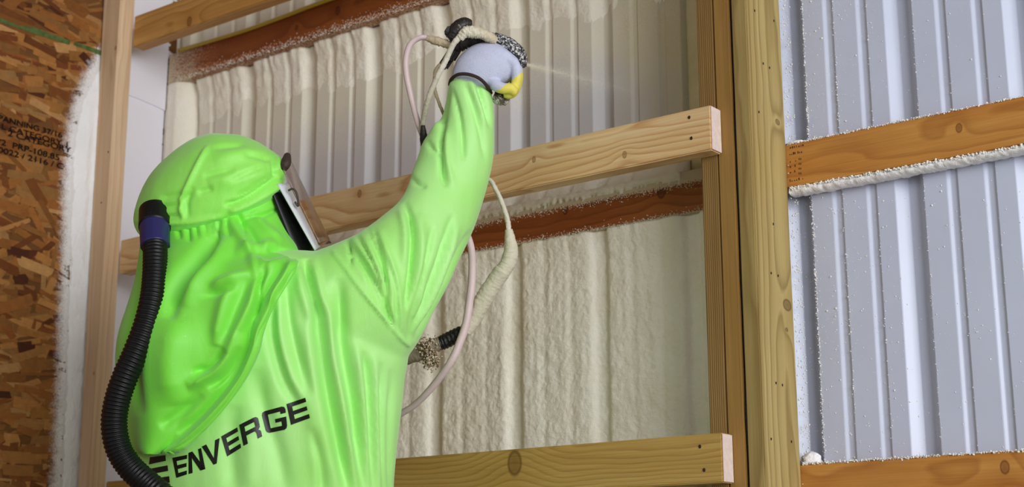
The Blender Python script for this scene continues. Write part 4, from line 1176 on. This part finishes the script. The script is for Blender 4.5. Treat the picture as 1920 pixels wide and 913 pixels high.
gp(tube('crusted_sleeve', [W(862, 72, DH - .03), W(872, 61, DH - .032), W(884, 60, DH - .03), W(902, 63, DH - .026), W(918, 70, DH - .022), W(930, 77, DH - .018)], [.0075, .0105, .012, .0105, .0105, .007], M_crust, 60, 18, jit=.3, seed=6))

hoses = empty('spray_hoses', tuple(W(860, 640, 3.0)))
setp(hoses, 'foam-crusted bundle of spray hoses looping from the gun behind the raised arm', 'hose')
def hpz(o): return child_at(hoses, o)
M_pink = plain('pinkish_hose_rubber', srgb(224, 200, 200), .45, 0, .4, .10, 25)
M_wh = foam_mat('whitish_crusted_hose', srgb(226, 218, 202), srgb(190, 180, 160), .5)
D1 = 2.99
o_ = hpz(tube('pink_air_hose', [W(822, 78, DH), W(804, 72, D1), W(787, 71, D1), W(769, 84, D1), W(761, 112, D1), W(763, 146, D1), W(773, 191, D1), W(783, 228, D1 + .005), W(795, 262, D1 + .02), W(815, 320, D1 + .035), W(845, 380, D1 + .04), W(872, 430, D1 + .03), W(884, 470, D1 + .02), W(885, 520, D1), W(881, 560, 2.98), W(874, 606, 2.97), W(862, 642, 2.965), W(846, 677, 2.96), W(815, 720, 2.98), W(780, 757, 3.01), W(740, 785, 3.05), W(700, 830, 3.13), W(680, 950, 3.16)],
           [.0056, .0056, .0056, .006, .0062, .0062, .006, .006, .006, .006, .006, .0065, .0075, .0078, .008, .008, .008, .0078, .0074, .0068, .0066, .0066, .0066], M_pink, 320, 14)); o_['label'] = 'pinkish thin hose'
hpz(tube('crusted_fitting', [W(800, 71, DH), W(815, 76, DH), W(830, 80, DH), W(846, 86, DH)], [.0055, .0085, .0085, .007], M_tan, 30, 14, jit=.3, seed=3))
hpz(tube('white_material_hose', [W(867, 64, DH - .03), W(850, 83, DH - .03), W(835, 115, DH - .025), W(819, 146, DH - .02), W(804, 183, DH - .01), W(795, 217, DH + .01), W(792, 252, D1 + .01), W(800, 300, D1 + .045), W(840, 345, D1 + .05), W(885, 345, D1 + .03), W(915, 336, 3.0), W(931, 358, 2.99), W(944, 388, 2.985), W(952, 415, 2.98), W(954, 438, 2.98)],
              [.0062, .0058, .0056, .0054, .0054, .0052, .005, .005, .005, .005, .0046, .0048, .005, .0052, .0052], M_wh, 240, 14, jit=.18, seed=1))
hpz(tube('tan_signal_hose', [W(842, 112, DH + .02), W(826, 120, DH + .02), W(816, 135, DH + .02), W(815, 165, DH + .02), W(822, 190, DH + .02), W(832, 215, DH + .03), W(845, 250, D1 + .04)], .0034, M_tan, 80, 10, jit=.2))
hpz(tube('hose_joint', [W(793, 235, D1 - .008), W(795, 262, D1 - .004), W(802, 290, D1 + .03)], [.004, .0085, .006], M_gund, 20, 12, jit=.2))
wr_ = plain('wrapped_hose_sleeve', srgb(222, 214, 190), .6, 0, .3, .12, 30, .5, 160, .003)
hpz(tube('wrapped_sleeve', [W(954, 430, 2.98), W(956, 446, 2.98), W(958, 470, 2.98), W(952, 494, 2.98), W(940, 512, 2.98)], [.0075, .0105, .0145, .0155, .0155], wr_, 50, 20, jit=.12, seed=4))
hpz(tube('wrapped_sleeve', [W(944, 505, 2.98), W(930, 525, 2.985), W(915, 548, 2.99), W(901, 572, 2.995), W(888, 597, 3.0), W(872, 622, 3.0)], [.0172, .0172, .0178, .0172, .016, .0135], wr_, 60, 20, jit=.10, seed=9))
M_tape = plain('black_tape', srgb(18, 17, 18), .4, 0, .5, .3, 70, .8, 140, .004)
hpz(tube('black_tape_wrap', [W(868, 622, 3.0), W(850, 632, 3.0), W(832, 641, 3.0), W(822, 645, 3.0)], [.0135, .0150, .0150, .013], M_tape, 60, 18, rf=lambda u, t: 1 + .05 * math.sin(u * 50 + t)))
hpz(tube('hose_end', [W(826, 643, 3.0), W(805, 652, 3.0), W(785, 661, 3.0), W(762, 668, 3.01), W(730, 690, 3.06), W(690, 800, 3.14), W(670, 960, 3.17)], [.0135, .0155, .0175, .017, .016, .016, .016], plain('grey_brown_hose', srgb(150, 136, 116), .6, 0, .3, .3, 40, .5, 100), 90, 18, jit=.12))
pts = []
for i in range(300):
    k = rng.rand()
    cx_, cy_ = (800, 648) if k < .45 else (808, 674)
    pts.append((W(cx_ + rng.normal(0, 8), cy_ + rng.normal(0, 9), 2.98 + rng.normal(0, .006)), rng.uniform(.0012, .0036)))
crumbs('foam_crumbs', pts, None, spatter('crumb_brown', srgb(120, 92, 66), srgb(214, 196, 168), 150, .48), hoses)

# ------------------------------------------------------------------ the jet of spray: thousands of fine droplets
def spray():
    a = W(987, 121, DH); b = W(1190, 172, 3.08); N = 15000
    d = b - a; L = np.linalg.norm(d); d = d / L; u = np.cross(d, CF); u /= np.linalg.norm(u); w_ = np.cross(d, u)
    t = rng.rand(N) ** 1.4; q = rng.rand(N) * 2 * math.pi; rr = np.abs(rng.normal(0, .5, N)) * (.0040 + .048 * t)
    C = a + d * (L * t)[:, None] + (rr * np.cos(q))[:, None] * u + (rr * np.sin(q))[:, None] * w_
    R = rng.uniform(.00014, .00030, N) * (1.1 - .5 * t)
    O = np.array([(1, 0, 0), (-1, 0, 0), (0, 1, 0), (0, -1, 0), (0, 0, 1), (0, 0, -1)], float)
    V = (C[:, None, :] + O[None] * R[:, None, None]).reshape(-1, 3)
    Fb = np.array([(0, 2, 4), (2, 1, 4), (1, 3, 4), (3, 0, 4), (2, 0, 5), (1, 2, 5), (3, 1, 5), (0, 3, 5)])
    F = (Fb[None] + (np.arange(N) * 6)[:, None, None]).reshape(-1, 3)
    me = bpy.data.meshes.new('spray_mist'); me.from_pydata(V.tolist(), [], F.tolist()); me.update()
    o = link('spray_mist', me, plain('foam_droplets', srgb(246, 240, 222), .5))
    setp(o, 'faint cone of foam mist leaving the nozzle of the spray gun', 'spray', kind='stuff')
spray()
